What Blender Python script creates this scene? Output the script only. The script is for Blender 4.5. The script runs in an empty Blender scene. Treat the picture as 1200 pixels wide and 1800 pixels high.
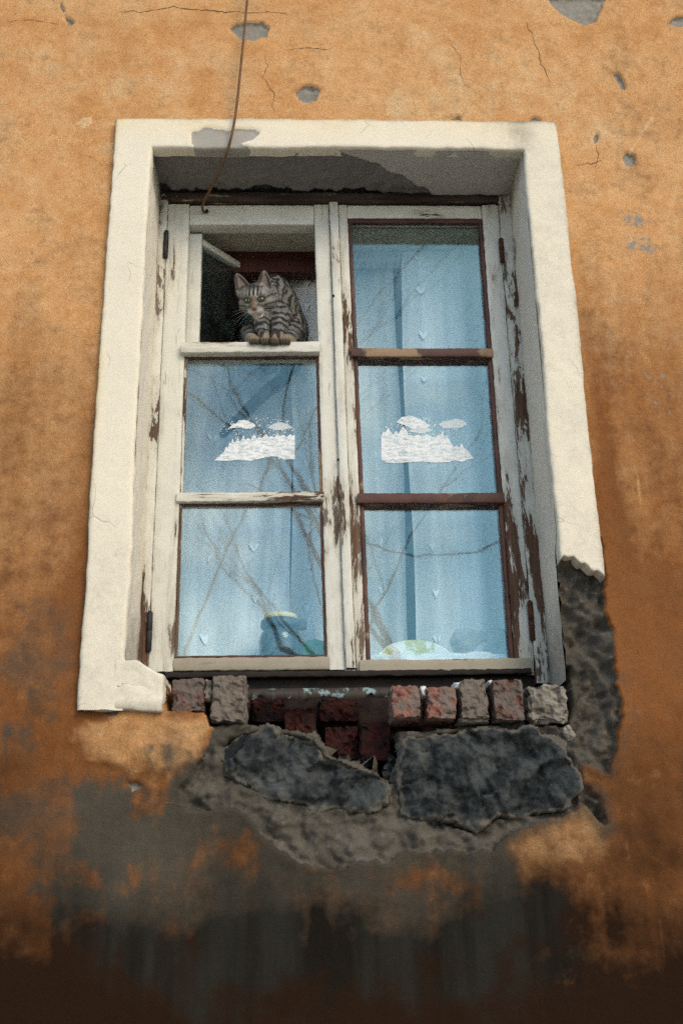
import bpy, bmesh, math, random
import numpy as np
from mathutils import Vector, Matrix

# ------------------------------------------------------------------ camera, sky, sun, exposure
sc = bpy.context.scene
C = sc.collection
CAM_LOC = (-0.0836, -2.0727, 1.6)
CAM_X = (0.99938, -0.03054, -0.01747)
CAM_Y = (0.00616, -0.33691, 0.94152)
CAM_F = (0.03464, 0.94104, 0.33651)
CAM_LENS = 37.558
cam = bpy.data.cameras.new('camera')
cam.sensor_fit = 'VERTICAL'
cam.sensor_height = 36
cam.lens = CAM_LENS
cam.clip_start = 0.05
cam.clip_end = 2000
camo = bpy.data.objects.new('camera', cam)
C.objects.link(camo)
camo.matrix_world = Matrix(((CAM_X[0], CAM_Y[0], -CAM_F[0], CAM_LOC[0]),
                            (CAM_X[1], CAM_Y[1], -CAM_F[1], CAM_LOC[1]),
                            (CAM_X[2], CAM_Y[2], -CAM_F[2], CAM_LOC[2]), (0, 0, 0, 1)))
cam.dof.use_dof = True
cam.dof.focus_distance = 2.60
cam.dof.aperture_fstop = 5.0
sc.camera = camo

SUN_AZ, SUN_EL = math.radians(300), math.radians(36)     # azimuth measured from +x, counter-clockwise
world = bpy.data.worlds.new('World')
sc.world = world
world.use_nodes = True
wn = world.node_tree.nodes
sky = wn.new('ShaderNodeTexSky')
sky.sky_type = 'NISHITA'
sky.sun_disc = False
sky.sun_elevation = SUN_EL
sky.sun_rotation = math.radians(90) - SUN_AZ
sky.altitude = 200
sky.air_density = 1.0
sky.dust_density = 1.2
sky.ozone_density = 1.2
wn['Background'].inputs['Strength'].default_value = 0.145
world.node_tree.links.new(sky.outputs[0], wn['Background'].inputs['Color'])
sd = bpy.data.lights.new('sun', 'SUN')
sd.energy = 1.15
sd.angle = math.radians(28)
sd.color = (1.0, 0.80, 0.54)
sun = bpy.data.objects.new('sun', sd)
C.objects.link(sun)
d = Vector((math.cos(SUN_AZ) * math.cos(SUN_EL), math.sin(SUN_AZ) * math.cos(SUN_EL), math.sin(SUN_EL)))
sun.rotation_euler = (-d).to_track_quat('-Z', 'Y').to_euler()
sun.location = d * 30
sc.view_settings.view_transform = 'Standard'
sc.view_settings.look = 'None'
sc.view_settings.gamma = 1
sc.view_settings.exposure = 0.72
sc.render.engine = 'CYCLES'
sc.cycles.use_denoising = False
sc.cycles.max_bounces = 10
sc.cycles.transparent_max_bounces = 24
sc.cycles.sample_clamp_indirect = 3
sc.cycles.caustics_reflective = False
sc.cycles.caustics_refractive = False

# ------------------------------------------------------------------ noise and shape helpers
rng = np.random.RandomState(7)
random.seed(7)
PERM = rng.permutation(256)
PERM = np.concatenate([PERM, PERM, PERM])
GRAD = rng.normal(size=(256, 3))
GRAD /= np.linalg.norm(GRAD, axis=1)[:, None]


def noise(p, scale=1.0, seed=0.0):
    """gradient noise, about -0.5 .. 0.5; p is (n,3)"""
    p = np.asarray(p, float) * scale + seed * 17.31
    i = np.floor(p).astype(int)
    f = p - i
    w = f * f * f * (f * (f * 6 - 15) + 10)
    i &= 255
    r = np.zeros(len(p))
    for dx in (0, 1):
        for dy in (0, 1):
            for dz in (0, 1):
                h = PERM[PERM[PERM[i[:, 0] + dx] + i[:, 1] + dy] + i[:, 2] + dz]
                g = GRAD[h]
                dd = (f[:, 0] - dx) * g[:, 0] + (f[:, 1] - dy) * g[:, 1] + (f[:, 2] - dz) * g[:, 2]
                r += dd * (w[:, 0] if dx else 1 - w[:, 0]) * (w[:, 1] if dy else 1 - w[:, 1]) * (w[:, 2] if dz else 1 - w[:, 2])
    return r


def fbm(p, scale, octaves=4, seed=0.0, gain=0.5):
    r = 0
    a = 1.0
    for o in range(octaves):
        r = r + a * noise(p, scale * 2 ** o, seed + o * 1.7)
        a *= gain
    return r


def sstep(a, b, x):
    t = np.clip((x - a) / (b - a), 0, 1)
    return t * t * (3 - 2 * t)


def poly_sd(X, Z, poly):
    """signed distance to polygon in the wall plane, negative inside"""
    poly = np.asarray(poly, float)
    n = len(poly)
    dmin = np.full(X.shape, 1e9)
    inside = np.zeros(X.shape, bool)
    for k in range(n):
        a = poly[k]
        b = poly[(k + 1) % n]
        ex, ez = b - a
        t = np.clip(((X - a[0]) * ex + (Z - a[1]) * ez) / (ex * ex + ez * ez + 1e-12), 0, 1)
        dmin = np.minimum(dmin, (X - a[0] - t * ex) ** 2 + (Z - a[1] - t * ez) ** 2)
        c = (a[1] > Z) != (b[1] > Z)
        xi = a[0] + (Z - a[1]) * ex / (ez if abs(ez) > 1e-9 else 1e-9)
        inside ^= c & (X < xi)
    dmin = np.sqrt(dmin)
    return np.where(inside, -dmin, dmin)


def line_d(X, Z, pts):
    dmin = np.full(X.shape, 1e9)
    for (ax, az), (bx, bz) in zip(pts[:-1], pts[1:]):
        ex, ez = bx - ax, bz - az
        t = np.clip(((X - ax) * ex + (Z - az) * ez) / (ex * ex + ez * ez + 1e-12), 0, 1)
        dmin = np.minimum(dmin, (X - ax - t * ex) ** 2 + (Z - az - t * ez) ** 2)
    return np.sqrt(dmin)


def tag(o, label=None, cat=None, group=None, kind=None):
    if label: o['label'] = label
    if cat: o['category'] = cat
    if group: o['group'] = group
    if kind: o['kind'] = kind
    return o


def link(o, parent=None):
    C.objects.link(o)
    if parent is not None:
        o.parent = parent
        o.matrix_parent_inverse = Matrix.Translation(-world_loc(parent))
    return o


def world_loc(o):
    v = Vector(o.location)
    return v


def empty(name, loc):
    o = bpy.data.objects.new(name, None)
    o.location = loc
    o.empty_display_size = 0.1
    C.objects.link(o)
    return o


def mesh(name, verts, faces, mat, parent=None, smooth=True, attrs=None, cols=None):
    me = bpy.data.meshes.new(name)
    verts = np.asarray(verts, float)
    if isinstance(faces, np.ndarray):
        nf, k = faces.shape
        me.vertices.add(len(verts))
        me.vertices.foreach_set('co', verts.ravel())
        me.loops.add(nf * k)
        me.loops.foreach_set('vertex_index', faces.ravel().astype(np.int32))
        me.polygons.add(nf)
        me.polygons.foreach_set('loop_start', np.arange(0, nf * k, k, dtype=np.int32))
        me.update(calc_edges=True)
        me.validate()
    else:
        me.from_pydata([tuple(v) for v in verts], [], faces)
        me.update()
    if smooth:
        me.polygons.foreach_set('use_smooth', np.ones(len(me.polygons), bool))
    for k, v in (attrs or {}).items():
        a = me.attributes.new(k, 'FLOAT', 'POINT')
        a.data.foreach_set('value', np.asarray(v, np.float32))
    if cols is not None:
        a = me.color_attributes.new('tint', 'FLOAT_COLOR', 'POINT')
        cc = np.ones((len(verts), 4), np.float32)
        cc[:, :3] = cols
        a.data.foreach_set('color', cc.ravel())
    if mat: me.materials.append(mat)
    o = bpy.data.objects.new(name, me)
    link(o, parent)
    return o


def grid_faces(nu, nv, keep=None, flip=False):
    i = np.arange(nu * nv).reshape(nv, nu)
    q = np.stack([i[:-1, :-1], i[:-1, 1:], i[1:, 1:], i[1:, :-1]], -1).reshape(-1, 4)
    if flip: q = q[:, ::-1]
    if keep is not None: q = q[keep]
    return np.ascontiguousarray(q)


def sweep(path, sec_fn, ends=True):
    """rings of points joined into a closed tube: sec_fn(i) -> (m,3) ring"""
    rings = [sec_fn(i) for i in range(len(path))]
    m = len(rings[0])
    V = np.concatenate(rings)
    F = []
    for i in range(len(rings) - 1):
        for j in range(m):
            F.append((i * m + j, i * m + (j + 1) % m, (i + 1) * m + (j + 1) % m, (i + 1) * m + j))
    if ends:
        F.append(tuple(range(m))[::-1])
        F.append(tuple((len(rings) - 1) * m + j for j in range(m)))
    return V, F


def round_rect(w, h, r, n=2):
    pts = []
    for cx, cy, a0 in ((w / 2 - r, h / 2 - r, 0), (-w / 2 + r, h / 2 - r, 90), (-w / 2 + r, -h / 2 + r, 180), (w / 2 - r, -h / 2 + r, 270)):
        for k in range(n + 1):
            a = math.radians(a0 + 90 * k / n)
            pts.append((cx + r * math.cos(a), cy + r * math.sin(a)))
    # add points along the long faces
    out = []
    for k in range(len(pts)):
        a, b = pts[k], pts[(k + 1) % len(pts)]
        out.append(a)
        L = math.hypot(b[0] - a[0], b[1] - a[1])
        m = int(L / 0.010)
        for q in range(1, m + 1):
            t = q / (m + 1)
            out.append((a[0] + (b[0] - a[0]) * t, a[1] + (b[1] - a[1]) * t))
    return out


def plank(name, A, B, w, t, mat, parent, wear=0.3, rough=0.0008, r=0.0025, warp=0.001, step=0.009):
    """a worn wooden bar from A to B; w across the face in the wall plane, t in depth (y)"""
    A = np.array(A, float)
    B = np.array(B, float)
    L = np.linalg.norm(B - A)
    ax = (B - A) / L
    dep = np.array([0, 1.0, 0])
    if abs(ax[1]) > 0.7: dep = np.array([0, 0, 1.0])
    side = np.cross(ax, dep)
    side /= np.linalg.norm(side)
    dep = np.cross(side, ax)
    n = max(2, int(L / step))
    sec = np.array(round_rect(w, t, min(r, w * 0.3, t * 0.3)))
    path = [A + (B - A) * i / n for i in range(n + 1)]
    V, F = sweep(path, lambda i: path[i] + sec[:, :1] * side + sec[:, 1:] * dep)
    V = V + np.stack([noise(V, 3, 1), noise(V, 3, 2), noise(V, 3, 3)], 1) * warp * 2
    V = V + np.stack([noise(V * (1, 1, .3), 160, 4), noise(V, 90, 5), noise(V, 90, 6)], 1) * rough * 2
    wv = wear(V) if callable(wear) else np.full(len(V), wear)
    o = mesh(name, V, F, mat, parent, True, {'wear': wv})
    bw = o.modifiers.new('edge', 'EDGE_SPLIT')
    bw.split_angle = math.radians(50)
    return o


def tube(name, pts, radius, mat, parent=None, m=8, sub=6):
    """smooth tube through points (Catmull-Rom)"""
    P = [np.array(q, float) for q in pts]
    P = [2 * P[0] - P[1]] + P + [2 * P[-1] - P[-2]]
    path = []
    for k in range(1, len(P) - 2):
        for s in range(sub):
            t = s / sub
            a, b, c, e = P[k - 1], P[k], P[k + 1], P[k + 2]
            path.append(0.5 * ((2 * b) + (c - a) * t + (2 * a - 5 * b + 4 * c - e) * t * t + (3 * b - a - 3 * c + e) * t ** 3))
    path.append(P[-2])
    n = len(path)
    rad = radius if callable(radius) else (lambda t: radius)

    def sec(i):
        d = path[min(i + 1, n - 1)] - path[max(i - 1, 0)]
        d = d / (np.linalg.norm(d) + 1e-9)
        u = np.cross(d, (0.3, 1, 0.2))
        u /= np.linalg.norm(u)
        v = np.cross(d, u)
        rr = rad(i / (n - 1))
        return np.array([path[i] + rr * (math.cos(a) * u + math.sin(a) * v) for a in np.linspace(0, 2 * math.pi, m, endpoint=False)])
    V, F = sweep(path, sec)
    return mesh(name, V, F, mat, parent)


def lathe(name, prof, center, mat, parent=None, m=36, squash=(1, 1)):
    V = []
    for r, z in prof:
        for a in np.linspace(0, 2 * math.pi, m, endpoint=False):
            V.append((center[0] + r * math.cos(a) * squash[0], center[1] + r * math.sin(a) * squash[1], center[2] + z))
    F = []
    for i in range(len(prof) - 1):
        for j in range(m):
            F.append((i * m + j, i * m + (j + 1) % m, (i + 1) * m + (j + 1) % m, (i + 1) * m + j))
    F.append(tuple(range(m))[::-1])
    F.append(tuple((len(prof) - 1) * m + j for j in range(m)))
    return mesh(name, V, F, mat, parent)


def lump(name, lo, hi, mat, parent, n=10, rnd=0.25, amp=0.004, freq=30, seed=0, tilt=0.0, attrs=None, chip=0.0, smooth=True):
    """a rough rounded block between two corners"""
    lo = np.array(lo, float)
    hi = np.array(hi, float)
    bm = bmesh.new()
    bmesh.ops.create_cube(bm, size=2)
    bmesh.ops.subdivide_edges(bm, edges=bm.edges[:], cuts=n, use_grid_fill=True)
    V = np.array([v.co[:] for v in bm.verts])
    F = [tuple(v.index for v in f.verts) for f in bm.faces]
    bm.free()
    s = np.sign(V) * np.clip((np.abs(V) - (1 - rnd)) / rnd, 0, 1)
    core = V - s * rnd
    ln = np.linalg.norm(s, axis=1)[:, None]
    V = core + np.where(ln > 1e-6, s / np.maximum(ln, 1e-6) * rnd * np.minimum(ln, 1), 0)
    c, h = (lo + hi) / 2, (hi - lo) / 2
    nrm = s / np.maximum(ln, 1e-6)
    V = c + V * h
    if tilt:
        ct, st = math.cos(tilt), math.sin(tilt)
        q = V - c
        V = c + np.stack([q[:, 0] * ct - q[:, 2] * st, q[:, 1], q[:, 0] * st + q[:, 2] * ct], 1)
    dn = fbm(V, freq, 4, seed) * 2 * amp
    if chip:
        dn = dn - chip * sstep(0.08, 0.25, fbm(V, freq * .6, 2, seed + 9))
    V = V + nrm * dn[:, None]
    o = mesh(name, V, F, mat, parent, smooth, attrs)
    return o


# ------------------------------------------------------------------ materials
def srgb(r, g, b):
    return tuple(((c / 255) / 12.92 if c / 255 <= 0.04045 else ((c / 255 + 0.055) / 1.055) ** 2.4) for c in (r, g, b)) + (1,)


class NT:
    """small helper around a node tree"""
    def __init__(self, name):
        self.m = bpy.data.materials.new(name)
        self.m.use_nodes = True
        self.t = self.m.node_tree
        self.n = self.t.nodes
        self.b = self.n['Principled BSDF']
        self.tc = self.n.new('ShaderNodeTexCoord')

    def lk(self, a, b): self.t.links.new(a, b)

    def val(self, sock, v):
        if hasattr(v, 'is_output'): self.lk(v, sock)
        else: sock.default_value = v

    def noise(self, scale, detail=6, rough=0.6, stretch=None, dist=0.0, seed=0.0):
        mp = self.n.new('ShaderNodeMapping')
        mp.inputs['Scale'].default_value = stretch or (1, 1, 1)
        mp.inputs['Location'].default_value = (seed, seed * .7, seed * 1.3)
        self.lk(self.tc.outputs['Object'], mp.inputs['Vector'])
        x = self.n.new('ShaderNodeTexNoise')
        x.inputs['Scale'].default_value = scale
        x.inputs['Detail'].default_value = detail
        x.inputs['Roughness'].default_value = rough
        x.inputs['Distortion'].default_value = dist
        self.lk(mp.outputs[0], x.inputs['Vector'])
        return x.outputs['Fac']

    def voronoi(self, scale, feature='DISTANCE_TO_EDGE', stretch=(1, 1, 1)):
        mp = self.n.new('ShaderNodeMapping')
        mp.inputs['Scale'].default_value = stretch
        self.lk(self.tc.outputs['Object'], mp.inputs['Vector'])
        # warp the lookup so that the cells are not straight
        nz = self.n.new('ShaderNodeTexNoise')
        nz.inputs['Scale'].default_value = scale * 1.6
        self.lk(mp.outputs[0], nz.inputs['Vector'])
        mx = self.n.new('ShaderNodeVectorMath')
        mx.operation = 'MULTIPLY_ADD'
        self.lk(nz.outputs['Color'], mx.inputs[0])
        mx.inputs[1].default_value = (0.6 / scale,) * 3
        self.lk(mp.outputs[0], mx.inputs[2])
        v = self.n.new('ShaderNodeTexVoronoi')
        v.feature = feature
        v.inputs['Scale'].default_value = scale
        self.lk(mx.outputs[0], v.inputs['Vector'])
        return v.outputs[0]

    def attr(self, name):
        a = self.n.new('ShaderNodeAttribute')
        a.attribute_name = name
        return a.outputs['Fac']

    def col_attr(self, name):
        a = self.n.new('ShaderNodeAttribute')
        a.attribute_name = name
        return a.outputs['Color']

    def math(self, op, a, b=0.0, c=0.0):
        x = self.n.new('ShaderNodeMath')
        x.operation = op
        self.val(x.inputs[0], a)
        self.val(x.inputs[1], b)
        self.val(x.inputs[2], c)
        return x.outputs[0]

    def ramp(self, f, a, b, lo=0.0, hi=1.0, smooth=True):
        x = self.n.new('ShaderNodeMapRange')
        x.interpolation_type = 'SMOOTHSTEP' if smooth else 'LINEAR'
        self.val(x.inputs[0], f)
        x.inputs[1].default_value = a
        x.inputs[2].default_value = b
        x.inputs[3].default_value = lo
        x.inputs[4].default_value = hi
        return x.outputs[0]

    def mix(self, f, a, b, mode='MIX'):
        x = self.n.new('ShaderNodeMix')
        x.data_type = 'RGBA'
        x.blend_type = mode
        self.val(x.inputs[0], f)
        self.val(x.inputs[6], a)
        self.val(x.inputs[7], b)
        return x.outputs[2]

    def bump(self, h, strength=0.5, dist=0.003, prev=None):
        x = self.n.new('ShaderNodeBump')
        x.inputs['Strength'].default_value = strength
        x.inputs['Distance'].default_value = dist
        self.lk(h, x.inputs['Height'])
        if prev is not None: self.lk(prev, x.inputs['Normal'])
        return x.outputs[0]

    def out(self, col=None, rough=0.85, normal=None, spec=0.3, metal=0.0):
        if col is not None: self.val(self.b.inputs['Base Color'], col)
        self.val(self.b.inputs['Roughness'], rough)
        self.b.inputs['Specular IOR Level'].default_value = spec
        self.b.inputs['Metallic'].default_value = metal
        if normal is not None: self.lk(normal, self.b.inputs['Normal'])
        return self.m


def wall_material():
    t = NT('ochre_plaster')
    big = t.noise(2.2, 5, 0.6)
    mid = t.noise(11, 6, 0.65, seed=3)
    fine = t.noise(120, 4, 0.7, seed=5)
    speck = t.noise(330, 2, 0.6, seed=8)
    streak = t.noise(9, 5, 0.6, stretch=(1.6, 1, 0.16), seed=2)
    c = t.mix(t.ramp(big, 0.35, 0.65), (0.66, 0.372, 0.158, 1), (0.61, 0.312, 0.118, 1))
    c = t.mix(t.ramp(mid, 0.4, 0.72, 0, 0.75), c, (0.70, 0.44, 0.21, 1))
    c = t.mix(t.ramp(mid, 0.5, 0.28, 0, 0.6), c, (0.47, 0.215, 0.070, 1))
    # faded, paler paint
    pale = t.math('MULTIPLY_ADD', t.math('SUBTRACT', mid, 0.5), 1.1, t.attr('pale'))
    c = t.mix(t.ramp(pale, 0.35, 0.85, 0, 0.75), c, (0.72, 0.52, 0.29, 1))
    m2 = t.noise(42, 5, 0.7, seed=17)
    c = t.mix(t.ramp(m2, 0.50, 0.72, 0, 0.42), c, (0.42, 0.215, 0.085, 1))
    c = t.mix(t.ramp(m2, 0.46, 0.30, 0, 0.35), c, (0.74, 0.50, 0.27, 1))
    # grime: street dirt in blots and runs, plus painted light falloff down the wall
    g = t.math('MULTIPLY_ADD', t.math('SUBTRACT', streak, 0.5), 0.45, t.attr('grime_shade'))
    g = t.math('MULTIPLY_ADD', t.math('SUBTRACT', mid, 0.5), 0.6, g)
    g = t.math('MULTIPLY_ADD', t.math('SUBTRACT', m2, 0.5), 0.45, g)
    c = t.mix(t.ramp(g, 0.15, 0.95, 0, 0.9, False), c, (0.185, 0.060, 0.014, 1))
    # pepper-fine dark specks
    c = t.mix(t.ramp(t.noise(75, 3, 0.7, seed=11), 0.62, 0.75, 0, 0.35), c, (0.17, 0.10, 0.055, 1))
    c = t.mix(t.ramp(speck, 0.3, 0.75, 0, 0.75), c, t.mix(0.5, c, (0.10, 0.06, 0.03, 1)))
    # grey wash of bare, moist render showing through the worn paint
    w = t.math('MULTIPLY_ADD', t.math('SUBTRACT', mid, 0.5), 0.8, t.attr('wash'))
    w = t.math('MULTIPLY_ADD', t.math('SUBTRACT', streak, 0.5), 0.6, w)
    w = t.math('MULTIPLY_ADD', t.math('SUBTRACT', m2, 0.5), 0.45, w)
    c = t.mix(t.ramp(w, 0.15, 1.0, 0, 0.9), c, t.mix(mid, (0.042, 0.043, 0.033, 1), (0.092, 0.094, 0.074, 1)))
    # black-brown moisture stain, deepened downward by a painted vignette
    dm = t.math('MULTIPLY_ADD', t.math('SUBTRACT', streak, 0.5), 0.45, t.attr('damp_vignette'))
    dm = t.math('MULTIPLY_ADD', t.math('SUBTRACT', mid, 0.5), 0.6, dm)
    dm = t.math('MULTIPLY_ADD', t.math('SUBTRACT', m2, 0.5), 0.5, dm)
    c = t.mix(t.ramp(dm, 0.0, 1.15, 0, 0.98, False), c, t.mix(t.attr('wash'), (0.016, 0.0075, 0.0036, 1), t.mix(t.ramp(streak, .35, .65), (0.0065, 0.0068, 0.0054, 1), (0.021, 0.0215, 0.017, 1))))
    # exposed grey render and mortar
    r = t.math('MULTIPLY_ADD', t.math('SUBTRACT', fine, 0.5), 0.5, t.attr('render'))
    grey = t.mix(t.ramp(mid, 0.3, 0.7), (0.055, 0.050, 0.040, 1), (0.150, 0.135, 0.108, 1))
    grey = t.mix(t.ramp(fine, 0.55, 0.75, 0, 0.8), grey, (0.045, 0.04, 0.034, 1))
    grey = t.mix(t.ramp(t.noise(60, 3, .6, seed=21), 0.58, 0.7, 0, 0.7), grey, (0.21, 0.19, 0.155, 1))
    grey = t.mix(t.ramp(t.attr('grime_shade'), 0.5, 1.2, 0, 0.6), grey, (0.06, 0.054, 0.042, 1))
    grey = t.mix(t.attr('chalk'), grey, t.mix(mid, (0.20, 0.19, 0.16, 1), (0.32, 0.30, 0.25, 1)))
    grey = t.mix(t.attr('core'), grey, t.mix(mid, (0.012, 0.006, 0.005, 1), (0.030, 0.015, 0.012, 1)))  # cavity shade painted over the render
    c = t.mix(t.ramp(r, 0.42, 0.58), c, grey)
    grit = t.noise(430, 3, 0.75, seed=31)
    c = t.mix(t.ramp(grit, 0.52, 0.70, 0, 0.42), c, t.mix(1.0, c, (0.42, 0.40, 0.38, 1), 'MULTIPLY'))
    c = t.mix(t.ramp(grit, 0.46, 0.32, 0, 0.5), c, t.mix(1.0, c, (1.35, 1.38, 1.45, 1), 'MULTIPLY'))
    c = t.mix(t.ramp(t.noise(190, 3, .7, seed=33), 0.60, 0.72, 0, 0.45), c, t.mix(0.6, c, (0.03, 0.02, 0.012, 1)))
    # hairline cracks
    k = t.ramp(t.math('ADD', t.math('MULTIPLY', t.attr('crack'), 0.5), t.math('MULTIPLY', t.math('SUBTRACT', fine, 0.5), 0.9)), 0.35, 0.8, 0, 0.85)
    c = t.mix(k, c, (0.09, 0.055, 0.03, 1))
    vc = t.ramp(t.voronoi(5.5), 0.0, 0.012, 1, 0)
    vm = t.math('MULTIPLY', vc, t.ramp(t.noise(2.6, 3, .6, seed=14), 0.55, 0.68))
    c = t.mix(t.math('MULTIPLY', vm, 0.4), c, (0.14, 0.08, 0.04, 1))
    nb = t.bump(mid, 0.22, 0.005)
    nb = t.bump(m2, 0.35, 0.003, nb)
    nb = t.bump(fine, 0.7, 0.0016, nb)
    nb = t.bump(grit, 0.8, 0.0014, nb)
    return t.out(c, 0.95, nb, 0.08)


def limewash_material(name, base=(0.73, 0.68, 0.535), yellow=(0.74, 0.62, 0.36), grey=(0.40, 0.385, 0.33), amt=0.5):
    t = NT(name)
    big = t.noise(4, 5, 0.6)
    mid = t.noise(22, 6, 0.65, seed=2)
    fine = t.noise(170, 4, 0.7, seed=4)
    streak = t.noise(14, 5, 0.65, stretch=(2.2, 1, 0.3), seed=6)
    c = t.mix(t.ramp(big, 0.4, 0.7, 0, amt), base + (1,), tuple(0.9 * b for b in base) + (1,))
    c = t.mix(t.ramp(t.math('MULTIPLY_ADD', t.math('SUBTRACT', big, .5), .8, t.attr('yellow')), 0.25, 0.95, 0, 0.85), c, yellow + (1,))
    c = t.mix(t.ramp(streak, 0.56, 0.80, 0, 0.25), c, (0.55, 0.50, 0.39, 1))
    c = t.mix(t.ramp(fine, 0.6, 0.78, 0, 0.3), c, (0.35, 0.31, 0.24, 1))
    g = t.math('MULTIPLY_ADD', t.math('SUBTRACT', mid, .5), .45, t.attr('dirt'))
    g = t.math('MULTIPLY_ADD', t.math('SUBTRACT', t.noise(90, 4, .7, seed=12), .5), .4, g)
    c = t.mix(t.ramp(g, 0.20, 1.0, 0, 0.9), c, (0.16, 0.145, 0.115, 1))
    r = t.math('MULTIPLY_ADD', t.math('SUBTRACT', mid, .5), .4, t.attr('render'))
    c = t.mix(t.ramp(r, 0.42, 0.56), c, t.mix(mid, tuple(0.75 * q for q in grey) + (1,), grey + (1,)))
    c = t.mix(t.ramp(t.attr('rust'), 0.1, 0.9, 0, 0.9), c, (0.20, 0.075, 0.022, 1))
    nb = t.bump(mid, 0.10, 0.002)
    gr = t.noise(430, 3, 0.75, seed=31)
    c = t.mix(t.ramp(gr, 0.55, 0.72, 0, 0.35), c, t.mix(0.6, c, (0.12, 0.10, 0.07, 1)))
    c = t.mix(t.math('MULTIPLY', t.ramp(t.voronoi(7), 0.0, 0.010, 1, 0), t.ramp(t.noise(5, 3, .6, seed=14), 0.56, 0.66, 0, .7)), c, (0.16, 0.13, 0.09, 1))
    nb = t.bump(fine, 0.5, 0.0010, nb)
    nb = t.bump(gr, 0.5, 0.0009, nb)
    return t.out(c, 0.9, nb, 0.2)


def flaking_paint(name, paint=(0.60, 0.60, 0.52), wood=(0.13, 0.070, 0.038), grey=(0.17, 0.150, 0.12), vertical=True, rough=0.6):
    t = NT(name)
    st = (1.0, 1.0, 0.14) if vertical else (0.14, 1.0, 1.0)
    st2 = (1.0, 1.0, 0.05) if vertical else (0.05, 1.0, 1.0)
    a = t.noise(26, 7, 0.7, stretch=st, dist=0.4)
    grain = t.noise(150, 4, 0.7, stretch=st2, seed=3)
    crk = t.noise(95, 4, 0.65, stretch=st, seed=5)
    dirt = t.noise(14, 5, 0.65, seed=6)
    m = t.math('MULTIPLY_ADD', t.attr('wear'), 0.42, a)
    m = t.math('MULTIPLY_ADD', t.math('SUBTRACT', crk, 0.5), 0.28, m)
    flake = t.ramp(m, 0.765, 0.80)
    pc = t.mix(t.ramp(dirt, 0.4, 0.75, 0, 0.6), paint + (1,), tuple(0.74 * q for q in paint) + (1,))
    pc = t.mix(t.ramp(crk, 0.62, 0.72, 0, 0.65), pc, (0.16, 0.13, 0.09, 1))
    pc = t.mix(t.ramp(m, 0.64, 0.76, 0, 0.45), pc, (0.34, 0.30, 0.22, 1))
    wc = t.mix(t.ramp(grain, 0.35, 0.7), wood + (1,), tuple(0.35 * q for q in wood) + (1,))
    wc = t.mix(t.ramp(t.noise(9, 4, .6, stretch=st, seed=9), 0.48, 0.66, 0, 0.85), wc, grey + (1,))
    c = t.mix(flake, pc, wc)
    h = t.math('MULTIPLY_ADD', flake, -1.0, t.math('MULTIPLY', crk, 0.4))
    nb = t.bump(h, 0.8, 0.0016)
    nb = t.bump(grain, 0.3, 0.0006, nb)
    return t.out(c, t.ramp(flake, 0, 1, rough, 0.85), nb, 0.35)


def stained_wood(name, a=(0.085, 0.030, 0.017), b=(0.030, 0.011, 0.008), pale=(0.30, 0.20, 0.11)):
    t = NT(name)
    g = t.noise(60, 5, 0.7, stretch=(0.25, 1, 0.25))
    k = t.noise(24, 6, 0.7, stretch=(0.3, 1, 0.4), seed=4)
    c = t.mix(t.ramp(g, 0.35, 0.7), a + (1,), b + (1,))
    m = t.math('MULTIPLY_ADD', t.attr('wear'), 0.30, k)
    c = t.mix(t.ramp(m, 0.72, 0.80, 0, 0.8), c, pale + (1,))
    return t.out(c, 0.6, t.bump(g, 0.4, 0.0008), 0.4)


def glass_material(name='window_glass', refl=0.066, film=0.012):
    t = NT(name)
    tr = t.n.new('ShaderNodeBsdfTransparent')
    tr.inputs[0].default_value = (0.93, 0.98, 1.0, 1)
    gl = t.n.new('ShaderNodeBsdfGlossy')
    gl.inputs['Roughness'].default_value = 0.015
    gl.inputs['Color'].default_value = (0.50, 0.95, 1.0, 1)
    wv = t.noise(7, 2, 0.5)
    nb = t.bump(wv, 0.07, 0.004)
    t.lk(nb, gl.inputs['Normal'])
    lw = t.n.new('ShaderNodeLayerWeight')
    lw.inputs['Blend'].default_value = 0.5
    f = t.math('MULTIPLY_ADD', t.math('POWER', lw.outputs['Facing'], 4.0), 0.8, refl)
    mx = t.n.new('ShaderNodeMixShader')
    t.lk(f, mx.inputs[0]); t.lk(tr.outputs[0], mx.inputs[1]); t.lk(gl.outputs[0], mx.inputs[2])
    df = t.n.new('ShaderNodeBsdfDiffuse')
    df.inputs[0].default_value = (0.55, 0.56, 0.52, 1)
    dirt = t.ramp(t.noise(9, 6, 0.7, seed=4), 0.4, 0.8, film * 0.4, film * 3)
    m2 = t.n.new('ShaderNodeMixShader')
    t.lk(dirt, m2.inputs[0]); t.lk(mx.outputs[0], m2.inputs[1]); t.lk(df.outputs[0], m2.inputs[2])
    t.lk(m2.outputs[0], t.n['Material Output'].inputs['Surface'])
    return t.m


def plain(name, col, rough=0.7, var=0.25, scale=40, bump=0.3, bd=0.001, spec=0.3, metal=0.0, alt=None, stretch=None):
    t = NT(name)
    n1 = t.noise(scale, 5, 0.65, stretch=stretch)
    c = t.mix(t.ramp(n1, 0.35, 0.7), tuple(col) + (1,), tuple(alt or [q * (1 - var) for q in col]) + (1,))
    return t.out(c, rough, t.bump(n1, bump, bd), spec, metal)


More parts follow.
